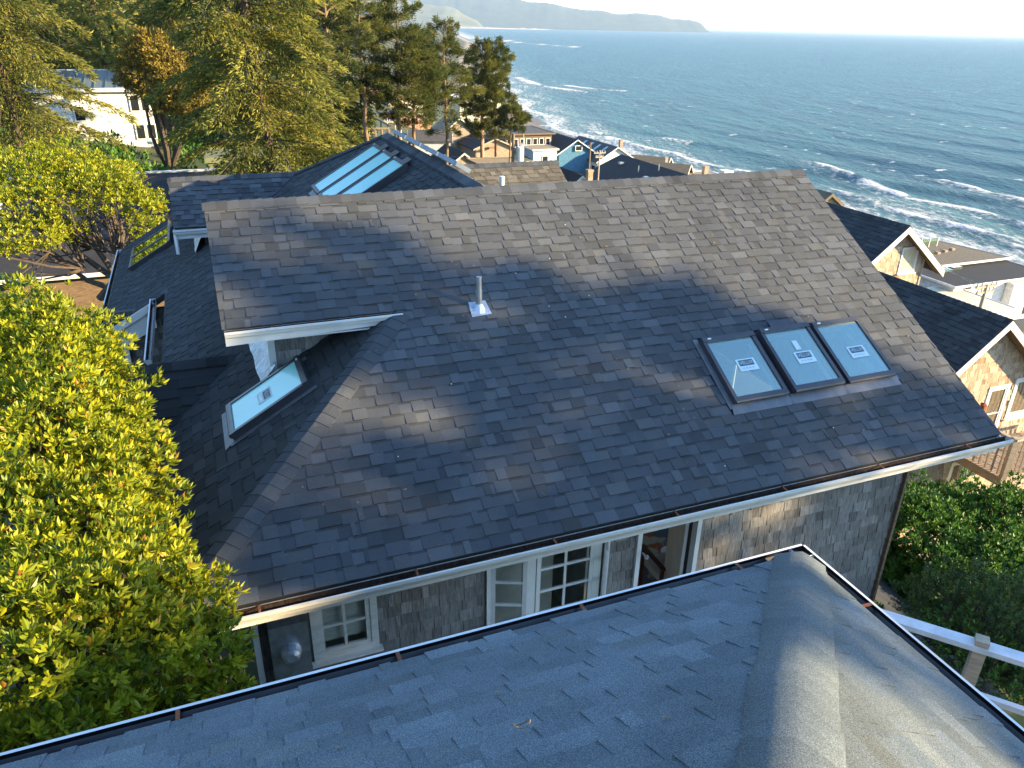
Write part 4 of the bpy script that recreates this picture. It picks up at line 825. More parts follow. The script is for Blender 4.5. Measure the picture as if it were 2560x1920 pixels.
# right-hand shore
h, ex, ey = slab_house('white_modern_house', 'white modern house with flat dark roof and square windows by the beach', (66.5, 108.5), 9.0, 4.6, 1.5, 8.8, 'wall_white', 'roof_black', .6)
for (a, w_, hh, zz) in ((6.6, 1.8, 1.7, 6.4), (6.6, 1.8, 1.5, 3.8), (4.2, .9, 1.2, 3.9), (-2.2, 1.5, .4, 8.45), (-4.4, 1.5, .4, 8.45), (-6.4, 1.3, .4, 8.45)): far_window(h, V3(66.5, 108.5, zz) - ey * 4.66 + ex * a, ex, w_, hh, -ey)
q = MB(); q.box(V3(66.5, 108.5, 5.1) - ey * 5.3 + ex * 2.6, 1.6, .6, 3.5, (u_, n_, z_)); q.build('bay', 'wall_white', h)
for a, b in ((-4.5, 1.0), (-2.0, 1.6)):
    q = MB(); q.box(V3(66.5, 108.5, 9.25) + ex * a + ey * b, .9, .6, .14, (u_, n_, z_)); q.build('roof_window', 'green_glass', h)
h, ex, ey = slab_house('flat_roofed_annex', 'low annex with wide pale flat roof in front of the white modern house', (55.0, 96.0), 8.2, 4.8, 3, 7.9, 'wall_white', 'wall_cream', .3)
h, ex, ey = slab_house('brown_beach_house', 'low brown-roofed beach house with a glass-railed roof deck', (66.0, 117.5), 6.6, 6.2, 1, 8.7, 'wall_tan', 'roof_brown', .5, tilt=-.05)
for i in range(6):
    q = MB(); c = V3(66.0, 117.5, 9.6) + ex * (-5.6 + i * 1.75) + ey * 3.4; q.box(c + z_ * .2, .06, .06, .75, (u_, n_, z_)); q.build('railing_post', 'wall_white', h)
    if i < 5: q = MB(); q.box(c + ex * .875 + z_ * .25, .80, .015, .6, (u_, n_, z_)); q.build('railing_pane', 'green_glass', h)
for i in range(4):
    q = MB(); q.box(V3(66.0, 117.5, 9.45) + ex * (-3.4 + i * 2.1) - ey * (1.2 - i * .5), .3, .3, .16, (u_, n_, z_)); q.build('roof_vent', 'wall_tan', h)
gable('brown_roofed_house', 'rust-brown roof in the corner below the white annex', V3(36, 50, 21.6) - u_ * 4, V3(36, 50, 21.6) + u_ * 9, 4.2, .3, 13, 'roof_brown', 'wall_orange', .4)
# left side
h, ex, ey = slab_house('white_house', 'tall white house with sloping seamed metal roof behind the shrubs and spruce', (-37.5, 72.0), 4.6, 4.4, 29, 34.3, 'wall_white', 'roof_seam_metal', .4, tilt=.10, yaw=R(24))
for (a, zz, w_) in ((3.4, 31.0, .8), (4.25, 31.0, .8), (3.3, 33.3, .8), (4.1, 33.3, .7), (-1, 32.6, .9)): far_window(h, V3(-37.5, 72.0, zz) - ey * 4.45 + ex * a, ex, w_, 1.3, -ey)
for i in range(12):
    q = MB(); e2 = (ey + z_ * .10).normalized(); q.box(V3(-37.5, 72.0, 34.3 + .75) + ex * (-4.6 + i * .84), .03, 4.7, .04, (ex, e2, ex.cross(e2))); q.build('roof_seam', 'roof_seam_metal', h)
h, ex, ey = slab_house('grey_roofed_house', 'house with dark grey roof and white gutter behind the bare-stemmed shrub', (-16.5, 33.5), 5.0, 4.5, 28.5, 31.0, 'weathered_wood', 'roof_black', .5, tilt=.22, th=.06)
slab_house('green_shed', 'olive green wall of a shed under the big spruce', (-17.6, 51.5), 2.4, 2.0, 28, 31.9, 'wall_olive', 'wall_olive', .15, cat='shed', fas='wall_olive')
# balcony of the tan house
bal = None
def balcony(h):
    z0, zt = -4.62, -3.60; b = MB(); b.box(W(9.5, 4.85, z0 - .12), 2.4, .75, .10, (u_, n_, z_)); bo = b.build('balcony', 'pale_wood', h)
    for i in range(16):
        q = MB(); q.box(W(7.2 + i * .30, 4.85, z0 + .005), .135, .74, .018, (u_, n_, z_)); q.build('plank', 'pale_wood', bo)
    for (a, c) in ((W(7.12, 4.12, zt), W(11.9, 4.12, zt)), (W(7.12, 4.12, zt), W(7.12, 5.58, zt))):
        q = MB(); q.beam(a, c, .09, .05); q.build('handrail', 'pale_wood', bo)
        L = (c - a).length; k = int(L / .16)
        for i in range(k + 1):
            p = a.lerp(c, i / k); q = MB(); q.beam(p - z_ * .04, p - z_ * .98, .035, .035); q.build('baluster', 'pale_wood', bo)
    for (a, b_) in ((7.15, 4.15), (9.8, 4.15)):
        q = MB(); q.beam(W(a, b_, zt + .05), W(a, b_, -8.0), .12, .12); q.build('post', 'pale_wood', bo)
    q = MB(); q.beam(W(7.15, 4.2, -5.6), W(7.15, 5.6, -5.6), .05, .2); q.build('brace', 'pale_wood', bo)
balcony(hA)
dA = window(hA, fwA, .55, 3.65, 1.12, 5.05, 1, 2, trim=.08, name='door', glass='window_glass'); dA['label'] = 'white glazed balcony door'
window(hA, fwA, 1.45, 4.2, 2.5, 5.15, 1, 1, trim=.09)
window(hA, fwA, .0, 2.0, .55, 3.05, 1, 1, trim=.08)
lt = MB(); lt.tube([fwA(.28, 4.75, .05), fwA(.28, 4.75, .16)], [.03, .06], 8); lt.box(fwA(.28, 4.66, .14), .05, .09, .05, (u_, z_, n_)); lt.build('wall_lantern', 'rust', hA)
wB = window(hB, fwB, .30, 4.15, .86, 4.85, 1, 1, trim=.05, sash=.02); bl = MB()
bl.box(fwB(.58, 4.5, .012), .25, .32, .004, (u_, z_, n_))
for i in range(16): bl.box(fwB(.58, 4.17 + i * .043, .018), .25, .012, .006, (u_, (z_ - n_ * .5).normalized(), n_))
bl.build('blind', 'wall_cream', hB)
# poles and wires
plain('pole_wood', (.20, .15, .10), .9, .3, 3); plain('pole_pale', (.42, .34, .24), .9, .2, 3); plain('transformer_grey', (.55, .57, .58), .5, .1)
def pole(label, x, y, zt, r=.13, arms=(), mat='pole_wood', name='utility_pole'):
    p = empty(name, label, 'pole', loc=(x, y, tz(x, y))); o = Vector((x, y, tz(x, y)))
    q = MB(); q.tube([V3(0, 0, -.3), V3(0, 0, zt - o.z)], [r * 1.15, r * .85], 10); q.build('shaft', mat, p)
    for dz, L in arms:
        q = MB(); q.beam(u_ * -L + z_ * (zt - o.z - dz), u_ * L + z_ * (zt - o.z - dz), .12, .14); q.build('crossarm', mat, p)
        for s in (-.9, -.45, .45, .9):
            q = MB(); c = u_ * (s * L) + z_ * (zt - o.z - dz + .08); q.tube([c, c + z_ * .22], .05, 6); q.build('insulator', 'transformer_grey', p)
    return p
pole('tall bare pale pole in front of the brown cottage', -4.1, 95.9, 28.7, .17, mat='pole_pale')
pt = pole('short dark pole carrying a grey transformer', -.35, 75, 30.8, .17)
o0 = Vector((-.35, 75, tz(-.35, 75))); q = MB(); c = V3(.62, -.1, 28.35 - o0.z); q.tube([c, c + z_ * 1.2, c + z_ * 1.32], [.40, .40, .30], 16); q.build('transformer', 'transformer_grey', pt)
for s in (-.15, .2): q = MB(); q.tube([c + u_ * s + z_ * 1.3, c + u_ * s + z_ * 1.65], [.06, .03], 8); q.build('bushing', 'transformer_grey', pt)
sl = pole('thin grey lamp post with a curved arm by the beach houses', .9, 110, 28.0, .05, mat='transformer_grey', name='street_lamp')
q = MB(); zz = 28.0 - tz(.9, 110); q.tube([V3(0, 0, zz), V3(-.4, 0, zz + .25), V3(-1.0, 0, zz + .3), V3(-1.7, 0, zz + .15)], .04, 6); q.build('arm', 'transformer_grey', sl)
pole('thin wooden pole in front of the grey gabled roof', 11.0, 119.5, 24.3, .13, mat='pole_wood')
pole('wooden pole with double crossarms above the black roof', 11.4, 109.4, 24.6, .12, arms=((.35, .9), (.9, .6)), mat='pole_pale')
pole('sunlit utility pole with crossarms in front of the white annex', 32.2, 50.6, 24.6, .13, arms=((.15, 1.0), (.55, .8)), mat='pole_pale')
p7 = pole('utility pole with crossarm left of the white garage', -14.3, 93.9, 30.5, .12, arms=((1.0, 1.3),), mat='pole_pale')
q = MB(); q.box(V3(.45, 0, 27.9 - tz(-14.3, 93.9)), .28, .3, .7); q.build('transformer', 'transformer_grey', p7)
wv = empty('weathervane', 'rusty red whale-shaped weathervane on a white stand beside the crossarm pole', 'weathervane', loc=(-15.0, 93.0, 29.2))
q = MB(); q.prism([V3(.55, 0, .95), V3(.50, 0, 1.28), V3(.15, 0, 1.30), V3(-.15, 0, 1.12), V3(-.42, 0, 1.35), V3(-.62, 0, 1.42), V3(-.50, 0, 1.12), V3(-.22, 0, .86), V3(.2, 0, .82)], (0, .05, 0)); q.build('vane', 'rust', wv)
q = MB(); q.tube([V3(0, 0, -3.5), V3(0, 0, .85)], .05, 8); q.beam(V3(-.7, 0, .45), V3(.6, 0, .5), .08, .08); q.build('stand', 'wall_white', wv)
def wire(label, a, b, sag):
    a, b = Vector(a), Vector(b); q = MB(); q.tube([a.lerp(b, t) - z_ * (sag * 4 * t * (1 - t)) for t in np.linspace(0, 1, 13)], .022, 5, cap=False); tag(q.build('overhead_wire', 'pole_pale'), label, 'wire')
wire('overhead wire from the garage-side pole across the pines to the transformer', (-14.3, 93.9, 29.4), (-.35, 75, 30.4), .6)
wire('overhead wire dropping past the cottage roof to the transformer pole', (-14.3, 93.9, 26.4), (-.35, 75, 28.6), .3)
wire('dark overhead wire running to the sunlit pole by the white annex', (32.2, 50.6, 24.1), (28.0, 66.0, 27.0), .2)
wire('second overhead wire beside the white annex pole', (32.0, 50.6, 24.5), (26.5, 66.5, 26.2), .3)
# golden wooden fence on the slope
fe = empty('wooden_stair_railing', 'sunlit wooden deck with post railing and sloping handrail left of the whale weathervane', 'railing')
def post(a, b, w=.14): q = MB(); q.beam(a, b, w, w); q.build('post', 'pale_wood', fe)
def rail(a, b, w=.14): q = MB(); q.beam(a, b, w, .12); q.build('rail', 'pale_wood', fe)
for i in range(6): x = -16.6 + i * .66; post((x, 82.3 + i * .12, 28.0), (x, 82.3 + i * .12, 30.1), .16)
rail((-16.6, 82.3, 30.1), (-13.2, 82.9, 30.1)); rail((-16.6, 82.3, 28.7), (-13.2, 82.9, 28.7))
for i in range(5): x = -16.9 + i * .8; post((x, 88.0 - i * .8, 28.4 - i * .1), (x, 88.0 - i * .8, 31.2 - i * .27), .15)
rail((-17.1, 88.2, 31.3), (-13.4, 84.8, 30.1), .22); rail((-17.1, 88.2, 31.3), (-21.5, 88.6, 31.2))
for i in range(7): rail((-22 + .1 * i, 86 - i * .55, 29.6 - i * .17), (-15.0, 86.8 - i * .55, 29.4 - i * .17), .1)
for i in range(4): post((-21.6 + i * .55, 81.9, 28.0), (-21.6 + i * .55, 81.9, 29.7), .14)
rail((-21.7, 81.9, 29.8), (-19.6, 81.9, 29.8)); rail((-21.7, 81.9, 28.6), (-19.6, 81.9, 28.6))
# deck railing of the near house, bottom right
dk = empty('deck_railing', 'white-topped timber deck railing with glass panel beside the near gutter', 'railing')
ra, rb = Vector((2.80, 4.88, 35.80)), Vector((6.75, 2.84, 35.80)); dd = (rb - ra).normalized()
q = MB(); q.beam(ra, rb, .115, .045); q.build('handrail', 'white_washed_wood', dk)
for t in (.01, .20, 1.0):
    p = ra.lerp(rb, t); q = MB(); q.beam(p + z_ * .075, p - z_ * (p.z - tz(p.x, p.y) + .2), .092, .092, dd); q.build('post', 'pale_wood', dk)
q = MB(); pl_ = ra.lerp(rb, .60) - z_ * .72; q.box(pl_, 1.55, .006, .25, (dd, dd.cross(z_), z_)); q.build('glass_panel', 'green_glass', dk)
q = MB(); q.beam(ra.lerp(rb, .22) - z_ * .46, rb - z_ * .46, .05, .05); q.build('panel_frame', 'white_washed_wood', dk)
q = MB(); q.beam(ra.lerp(rb, .22) - z_ * .97, rb - z_ * .97, .05, .05); q.build('panel_frame', 'white_washed_wood', dk)
# asphalt path between the house and the hedge
pth = []
for i, (a, b, hw_) in enumerate(((.45, -4.5, .7), (.55, -2, .7), (.6, 0, .65), (.65, 1.2, .6), (.75, 2.4, .5), (1.3, 4.2, .5), (2, 7, .5))):
    for k in (-1, -.33, .33, 1):
        p = W(a + k * hw_, b, 0); pth.append((p.x, p.y, tz(p.x, p.y) + .06))
tag(link_mesh('path', pth, [(4 * i + j, 4 * i + j + 1, 4 * i + j + 5, 4 * i + j + 4) for i in range(6) for j in range(3)], 'asphalt_path'), 'dark asphalt footpath between the house wall and the hedge', kind='structure')
# ================================================================== vegetation
def leaf_mat(name, pts, accent=None, trans=.35, rough=.5):
    m = bpy.data.materials.new(name); m.use_nodes = True; MATS[name] = m; nt = m.node_tree; b = nt.nodes['Principled BSDF']; out = nt.nodes['Material Output']
    at = nd(nt, 'ShaderNodeAttribute'); at.attribute_name = 'tone'
    c = ramp(nt, at.outputs['Fac'], pts)
    if accent:
        a2 = nd(nt, 'ShaderNodeAttribute'); a2.attribute_name = 'hue'; c = mixc(nt, a2.outputs['Fac'], c, accent)
    lk(nt, c, b.inputs['Base Color']); b.inputs['Roughness'].default_value = rough; b.inputs['Specular IOR Level'].default_value = .35
    tl = nd(nt, 'ShaderNodeBsdfTranslucent'); lk(nt, c, tl.inputs['Color']); mx = nd(nt, 'ShaderNodeMixShader'); mx.inputs[0].default_value = trans
    lk(nt, b.outputs[0], mx.inputs[1]); lk(nt, tl.outputs[0], mx.inputs[2]); lk(nt, mx.outputs[0], out.inputs['Surface'])
leaf_mat('shrub_leaf', ((0, (.05, .090, .010)), (.45, (.20, .255, .016)), (1, (.50, .475, .022))), (.42, .17, .03), .42, .38)
leaf_mat('laurel_leaf', ((0, (.025, .070, .012)), (.5, (.075, .18, .022)), (1, (.16, .28, .035))), (.2, .2, .05), .3, .45)
leaf_mat('pine_needle', ((0, (.025, .045, .016)), (.5, (.125, .150, .038)), (1, (.30, .28, .06))), (.24, .13, .05), .4, .7)
leaf_mat('spruce_needle', ((0, (.04, .062, .018)), (.5, (.20, .215, .042)), (1, (.46, .41, .07))), (.27, .15, .05), .42, .7)
leaf_mat('rust_foliage', ((0, (.09, .065, .014)), (.5, (.26, .19, .03)), (1, (.42, .32, .05))), None, .3, .7)
plain('bark', (.085, .060, .042), .95, .4, 8, bmp=.6); plain('pine_bark', (.20, .13, .08), .95, .35, 5, bmp=.6); plain('twig_bark', (.10, .075, .055), .95, .3, 9)
def nrm(a): return a / np.maximum(1e-9, np.linalg.norm(a, axis=-1, keepdims=True))
def perp(d, rg):
    a = rg.normal(size=d.shape); a -= (a * d).sum(-1, keepdims=True) * d; return nrm(a)
def leaves_geo(P, D, S, length, width, fold=.22, curl=.0):
    """P base, D direction, S side (N,3) -> two folded triangles sharing the midrib (as one quad)"""
    N = nrm(np.cross(D, S)); L = length[:, None]; Wd = width[:, None]
    tip = P + D * L - N * (curl * L); mid = P + D * (L * .52)
    a = mid + S * Wd * .5 + N * Wd * fold; b = mid - S * Wd * .5 + N * Wd * fold
    V = np.stack([P, a, tip, b], 1).reshape(-1, 3); k = len(P); i = np.arange(k) * 4
    Fq = np.concatenate([np.stack([i, i + 1, i + 2], 1), np.stack([i, i + 2, i + 3], 1)]); return V, Fq
def blob_points(blobs, n, rg, inner=.25, shell=.22, test=True):
    """points near the surface of a union of spheres (x,y,z,r) + outward normals"""
    C = np.array([b[:3] for b in blobs]); Rd = np.array([b[3] for b in blobs]); w = Rd ** 2 / (Rd ** 2).sum()
    P, N = [], []
    while sum(len(p) for p in P) < n:
        i = rg.choice(len(blobs), n, p=w); d = nrm(rg.normal(size=(n, 3))); lump = 1 + .24 * np.sin(d[:, 0] * 7 + i) * np.sin(d[:, 1] * 6 + 2 * i) + .14 * np.sin(d[:, 2] * 11 + i * 3)
        rad = Rd[i] * lump * (1 - shell * rg.random(n) ** 1.5); rad = np.where(rg.random(n) < inner, Rd[i] * rg.uniform(.5, .9, n), rad)
        p = C[i] + d * rad[:, None]
        if not test: P.append(p); N.append(d); continue
        ins = (np.linalg.norm(p[:, None] - C[None], axis=2) < Rd[None] * .72).sum(1) - (rad < Rd[i] * .72) > 0
        P.append(p[~ins]); N.append(d[~ins])
    return np.concatenate(P)[:n], np.concatenate(N)[:n]
def rosettes(P, N, rg, k, L, Wd, up=.5, tilt=(.5, 1.25), tone=(.5, .2), accent=.02):
    n = len(P); D0 = nrm(N * .8 + np.array([0, 0, up]) + rg.normal(0, .35, (n, 3))); a = perp(D0, rg); b = np.cross(D0, a)
    Pl, Dl, Sl, T, Hh = [], [], [], [], []
    base = np.clip(rg.normal(*tone, n), 0, 1)
    for j in range(k):
        ang = 2 * np.pi * j / k + rg.normal(0, .25, n); t = rg.uniform(*tilt, n) * (1 if j % 2 else .75); rad = a * np.cos(ang)[:, None] + b * np.sin(ang)[:, None]
        d = nrm(D0 * np.cos(t)[:, None] + rad * np.sin(t)[:, None]); Pl.append(P + d * .004); Dl.append(d); Sl.append(nrm(np.cross(d, D0) + 1e-6)); T.append(np.clip(base + rg.normal(0, .12, n), 0, 1)); Hh.append((rg.random(n) < accent) * rg.uniform(.5, 1, n))
    Pl, Dl, Sl = map(np.concatenate, (Pl, Dl, Sl)); T, Hh = np.concatenate(T), np.concatenate(Hh); m = len(Pl)
    V, Fq = leaves_geo(Pl, Dl, Sl, L * rg.uniform(.5, 1.35, m), Wd * rg.uniform(.8, 1.2, m), curl=.08)
    return V, Fq, np.concatenate([T, T]), np.concatenate([Hh, Hh])
def branchy(mb, base, tips, rg, r0, bend=.25, k=6):
    for t in tips:
        b, t = Vector(base), Vector(t); L = (t - b).length; m = b.lerp(t, .5) + Vector(rg.normal(0, bend * L * .3, 3)); m2 = b.lerp(t, .78) + Vector(rg.normal(0, bend * L * .2, 3))
        mb.tube([b, b.lerp(m, .5) + Vector(rg.normal(0, .02 * L, 3)), m, m2, t], [r0, r0 * .8, r0 * .6, r0 * .38, r0 * .15], k)
rg = np.random.default_rng(7)
# --- the big glossy shrub at the left
SHR = [(-11.13, 3.01, 1.45, .84), (-10.70, 2.72, 1.35, .70), (-10.95, 2.12, 1.10, 1.05), (-10.40, 1.86, 1.05, .57), (-10.93, 1.11, .95, 1.08), (-10.30, .94, .85, .61), (-10.46, .32, .70, .86), (-10.8, -.11, .90, .95), (-9.93, -.28, .60, .50), (-9.68, -.62, .60, .38), (-9.55, -1.07, .50, .30), (-9.60, -1.30, .22, .34), (-9.75, -1.5, .15, .38), (-9.83, -1.17, .60, .42), (-10.3, -1.0, .75, .82), (-10.66, -1.31, .95, .87), (-10.2, -1.55, .55, .47), (-10.5, -1.75, .70, .55), (-11.6, 1.5, .6, 1.2), (-11.6, 3.2, .9, 1.0), (-11.4, -.6, .4, 1.1)]
wb_ = lambda B: [tuple(W(a, b, c)) + (r,) for a, b, c, r in B]
sh = empty('glossy_shrub', 'big yellow-green glossy-leaved shrub filling the left edge beside the main house', 'shrub', loc=W(-10.6, .4, -3.2))
off = sh.location
SB = [tuple(Vector(b[:3]) - off - u_ * .10) + (b[3] * .92,) for b in wb_(SHR)]
P, N = blob_points(SB, 15000, rg, inner=.15, shell=.34)
V, Fq, Tn, Hu = rosettes(P, N, rg, 8, .074, .028, up=.55, tone=(.58, .24), accent=.022)
# the leaves that show largest are parts of their own
camv = np.array(CAM - off); q0 = V.reshape(-1, 4, 3); dist = np.linalg.norm(q0[:, 0] - camv, axis=1); fwd = nrm(q0[:, 0] - camv)
nl = np.cross(q0[:, 1] - q0[:, 0], q0[:, 3] - q0[:, 0]); ar = np.abs((nl * fwd).sum(1)) / dist ** 2
cc_ = fwd @ np.array(F); vis = (np.abs(fwd @ np.array(cx_)) / cc_ < .66) & (np.abs(fwd @ np.array(cy_)) / cc_ < .49); ar = ar * vis
big = np.argsort(-ar)[:300]; keep = np.ones(len(q0), bool); keep[big] = False; kk = len(q0)
for i in big:
    vs = q0[i]; link_mesh('leaf', vs, [(0, 1, 2), (0, 2, 3)], 'shrub_leaf', sh, attrs={'tone': [Tn[i]] * 2, 'hue': [Hu[i]] * 2})
kf = np.concatenate([keep, keep]); tag(mesh_np('leaves', V, Fq[kf], 'shrub_leaf', sh, {'tone': Tn[kf], 'hue': Hu[kf]}), kind='stuff')
mb = MB(); cs_ = [Vector(b[:3]) for b in SB]
for i, c in enumerate(cs_):
    base = Vector((c.x * .35, c.y * .55, 0)); branchy(mb, base, [c], rg, .05, .35); branchy(mb, base.lerp(c, .7), [c + Vector(rg.normal(0, SB[i][3] * .5, 3)) for _ in range(7)], rg, .016, .4, 5)
mb.build('branches', 'twig_bark', sh)
# --- the bare-stemmed shrub behind it
S2 = [(-12.34, 11.71, 1.50, 1.0), (-11.49, 11.33, 1.45, .92), (-10.75, 10.89, 1.40, .72), (-10.28, 10.39, 1.32, .42), (-12.5, 10.58, .95, 1.1), (-11.22, 12.38, 1.50, .72), (-10.25, 9.9, 1.0, .30)]
K = 1.55; S2 = [(-9.21 + (a + 9.21) * K, -5.81 + (b + 5.81) * K, 4.7 + (c - 4.7) * K, r * K * .98) for a, b, c, r in S2]
s2 = empty('stemmed_shrub', 'rounded yellow-green shrub on many bare dark stems beside the rear roof', 'shrub', loc=W(-12.2, 19.5, -3.0)); off2 = s2.location
B2 = [tuple(Vector(b[:3]) - off2) + (b[3],) for b in wb_(S2)]
B2f = []
P, N = blob_points(B2, 9000, rg, inner=.1, shell=.3); P[:, 2] = np.where(N[:, 2] < -.15, P[:, 2] + .5, P[:, 2])
kp = N[:, 2] > -.30; P, N = P[kp], N[kp]
V, Fq, Tn, Hu = rosettes(P, N, rg, 6, .105, .045, up=.7, tone=(.66, .2), accent=.02)
tag(mesh_np('leaves', V, Fq, 'shrub_leaf', s2, {'tone': Tn, 'hue': Hu}), kind='stuff')
mb = MB()
for i, b in enumerate(B2):
    c = Vector(b[:3]); base = Vector((rg.normal(.3, .35), rg.normal(0, .35), .0)); branchy(mb, base, [c + Vector((0, 0, -.2))], rg, .12, .25, 7)
    branchy(mb, base.lerp(c, .45), [c + Vector(rg.normal(0, b[3] * .62, 3)) - z_ * .2 for _ in range(12)], rg, .04, .3, 5)
    branchy(mb, base.lerp(c, .75), [c + Vector(rg.normal(0, b[3] * .7, 3)) - z_ * .5 for _ in range(10)], rg, .02, .4, 4)
mb.build('stems', 'twig_bark', s2)
# --- laurel hedge, mugo pine and ground cover at the right
hg = empty('laurel_hedge', 'dense green laurel hedge between the path and the tan house', 'hedge', loc=W(3.5, 2.2, -5.0)); oh = hg.location
HB = [(1.75, 3.2, -4.2, .75), (2.5, 2.6, -4.15, .9), (3.3, 2.9, -4.3, .95), (4.2, 2.6, -4.4, 1.0), (5.1, 2.2, -4.4, 1.0), (6.0, 1.7, -4.5, 1.0), (2.2, 1.6, -4.3, .85), (3.1, 1.3, -4.4, 1.0), (4.1, 1.2, -4.5, 1.0), (5.2, .7, -4.6, 1.0), (2.2, .6, -4.5, .75), (3.2, .2, -4.6, 1.0), (4.4, -.2, -4.7, 1.1), (6.8, 1.0, -4.6, 1.1), (1.6, 2.2, -4.5, .5), (5.8, -.6, -4.8, 1.1), (1.5, 4.1, -4.4, .6), (1.75, 1.2, -4.75, .4)]
HBl = [tuple(Vector(b[:3]) - oh) + (b[3],) for b in wb_(HB)]
P, N = blob_points(HBl, 30000, rg, inner=.3, shell=.25); kp = N[:, 2] > -.5; P, N = P[kp], N[kp]
V, Fq, Tn, Hu = rosettes(P, N, rg, 6, .095, .042, up=.8, tone=(.5, .22), accent=.004)
tag(mesh_np('leaves', V, Fq, 'laurel_leaf', hg, {'tone': Tn, 'hue': Hu}), kind='stuff')
mb = MB()
for b in HBl: branchy(mb, Vector((b[0], b[1], -.4)), [Vector(b[:3]) + Vector(rg.normal(0, .3, 3)) for _ in range(4)], rg, .03, .3, 5)
tag(mb.build('stems', 'bark', hg), kind='stuff')
mg = empty('mountain_pine', 'rounded dark green dwarf pine behind the deck railing', 'shrub', loc=W(.35, -.6, -3.55)); om = mg.location
MBb = [(.10, -.15, -2.75, .55), (.45, -.45, -2.8, .62), (.0, .1, -3.0, .5), (.75, -.9, -2.85, .6), (.35, -.7, -3.0, .7), (1.0, -.6, -2.95, .55), (1.0, -1.4, -2.8, .65), (.6, -1.5, -2.9, .6), (-.1, -.5, -3.15, .45), (1.35, -1.9, -2.75, .6)]
MBl = [tuple(Vector(b[:3]) - om) + (b[3],) for b in wb_(MBb)]
P, N = blob_points(MBl, 2000, rg, inner=.2, shell=.35); D0 = nrm(N * .45 + np.array([0, 0, 1.0]) + rg.normal(0, .2, P.shape))
# upright candles of needles
k = 34; cl = rg.uniform(.10, .18, len(P)); tt = rg.random((len(P), k)); Pn = (P[:, None] + D0[:, None] * (tt * cl[:, None])[..., None]).reshape(-1, 3); Dr = np.repeat(D0, k, 0)
dn = nrm(Dr * .55 + perp(Dr, rg)); V, Fq = leaves_geo(Pn, dn, perp(dn, rg), rg.uniform(.035, .055, len(Pn)), np.full(len(Pn), .013), 0)
tn = np.repeat(np.clip(rg.normal(.55, .2, len(P)), 0, 1), k) * .8 + rg.random(len(Pn)) * .2; tn = np.concatenate([tn, tn])
leaf_mat('mugo_needle', ((0, (.03, .06, .018)), (.5, (.08, .13, .03)), (1, (.20, .25, .05))), None, .2, .6)
tag(mesh_np('needles', V, Fq, 'mugo_needle', mg, {'tone': tn}), kind='stuff')
mb = MB()
for p in P[:260]: branchy(mb, Vector((p[0] * .4, p[1] * .4, .05)), [Vector(p)], rg, .018, .3, 4)
mb.build('branches', 'twig_bark', mg)
# ground cover
P = []; 
for _ in range(16000):
    a, b = rg.uniform(-1.0, 8), rg.uniform(-6.5, 6); q = W(a, b, 0)
    if -.2 < a < 1.3 and -5 < b < 2.6 and rg.random() > .04: continue
    P.append((q.x, q.y, tz(q.x, q.y) + abs(rg.normal(0, .10))))
P = np.array(P); V, Fq, Tn, Hu = rosettes(P, np.tile([0, 0, 1.0], (len(P), 1)), rg, 4, .08, .035, up=.8, tone=(.35, .2), accent=.06)
tag(mesh_np('ground_cover', V, Fq, 'laurel_leaf', None, {'tone': Tn, 'hue': Hu}), 'low leafy ground cover around the footpath', kind='stuff')
for nm, lb, B in (('sprawling_bush', 'small olive sprawling bush at the foot of the house corner', [(-.45, -.55, -2.75, .40), (-.2, -.95, -2.85, .38), (.05, -1.3, -2.9, .36), (-.75, -.4, -2.95, .35), (-.5, -1.2, -2.95, .45)]), ('weed', 'weed with round leaves growing up in front of the old window', [(-8.72, -.05, -1.25, .10), (-8.74, -.05, -1.45, .12), (-8.35, .05, -1.42, .10), (-9.1, .0, -1.7, .14)])):
    BB = wb_(B); o = empty(nm, lb, 'bush' if nm[0] == 's' else 'weed', loc=BB[0][:3]); Bl = [(b[0] - BB[0][0], b[1] - BB[0][1], b[2] - BB[0][2], b[3]) for b in BB]
    P, N = blob_points(Bl, 420 if nm[0] == 's' else 40, rg, .3, .4); V, Fq, Tn, Hu = rosettes(P, N, rg, 5, .06, .028, tone=(.5, .25), accent=.1)
    tag(mesh_np('leaves', V, Fq, 'laurel_leaf', o, {'tone': Tn, 'hue': Hu}), kind='stuff')
    mb = MB(); g0 = Vector((Bl[-1][0], Bl[-1][1], -.55)); branchy(mb, g0, [Vector(b[:3]) for b in Bl for _ in range(2)], rg, .012, .3, 4); tag(mb.build('stems', 'twig_bark', o), kind='stuff')
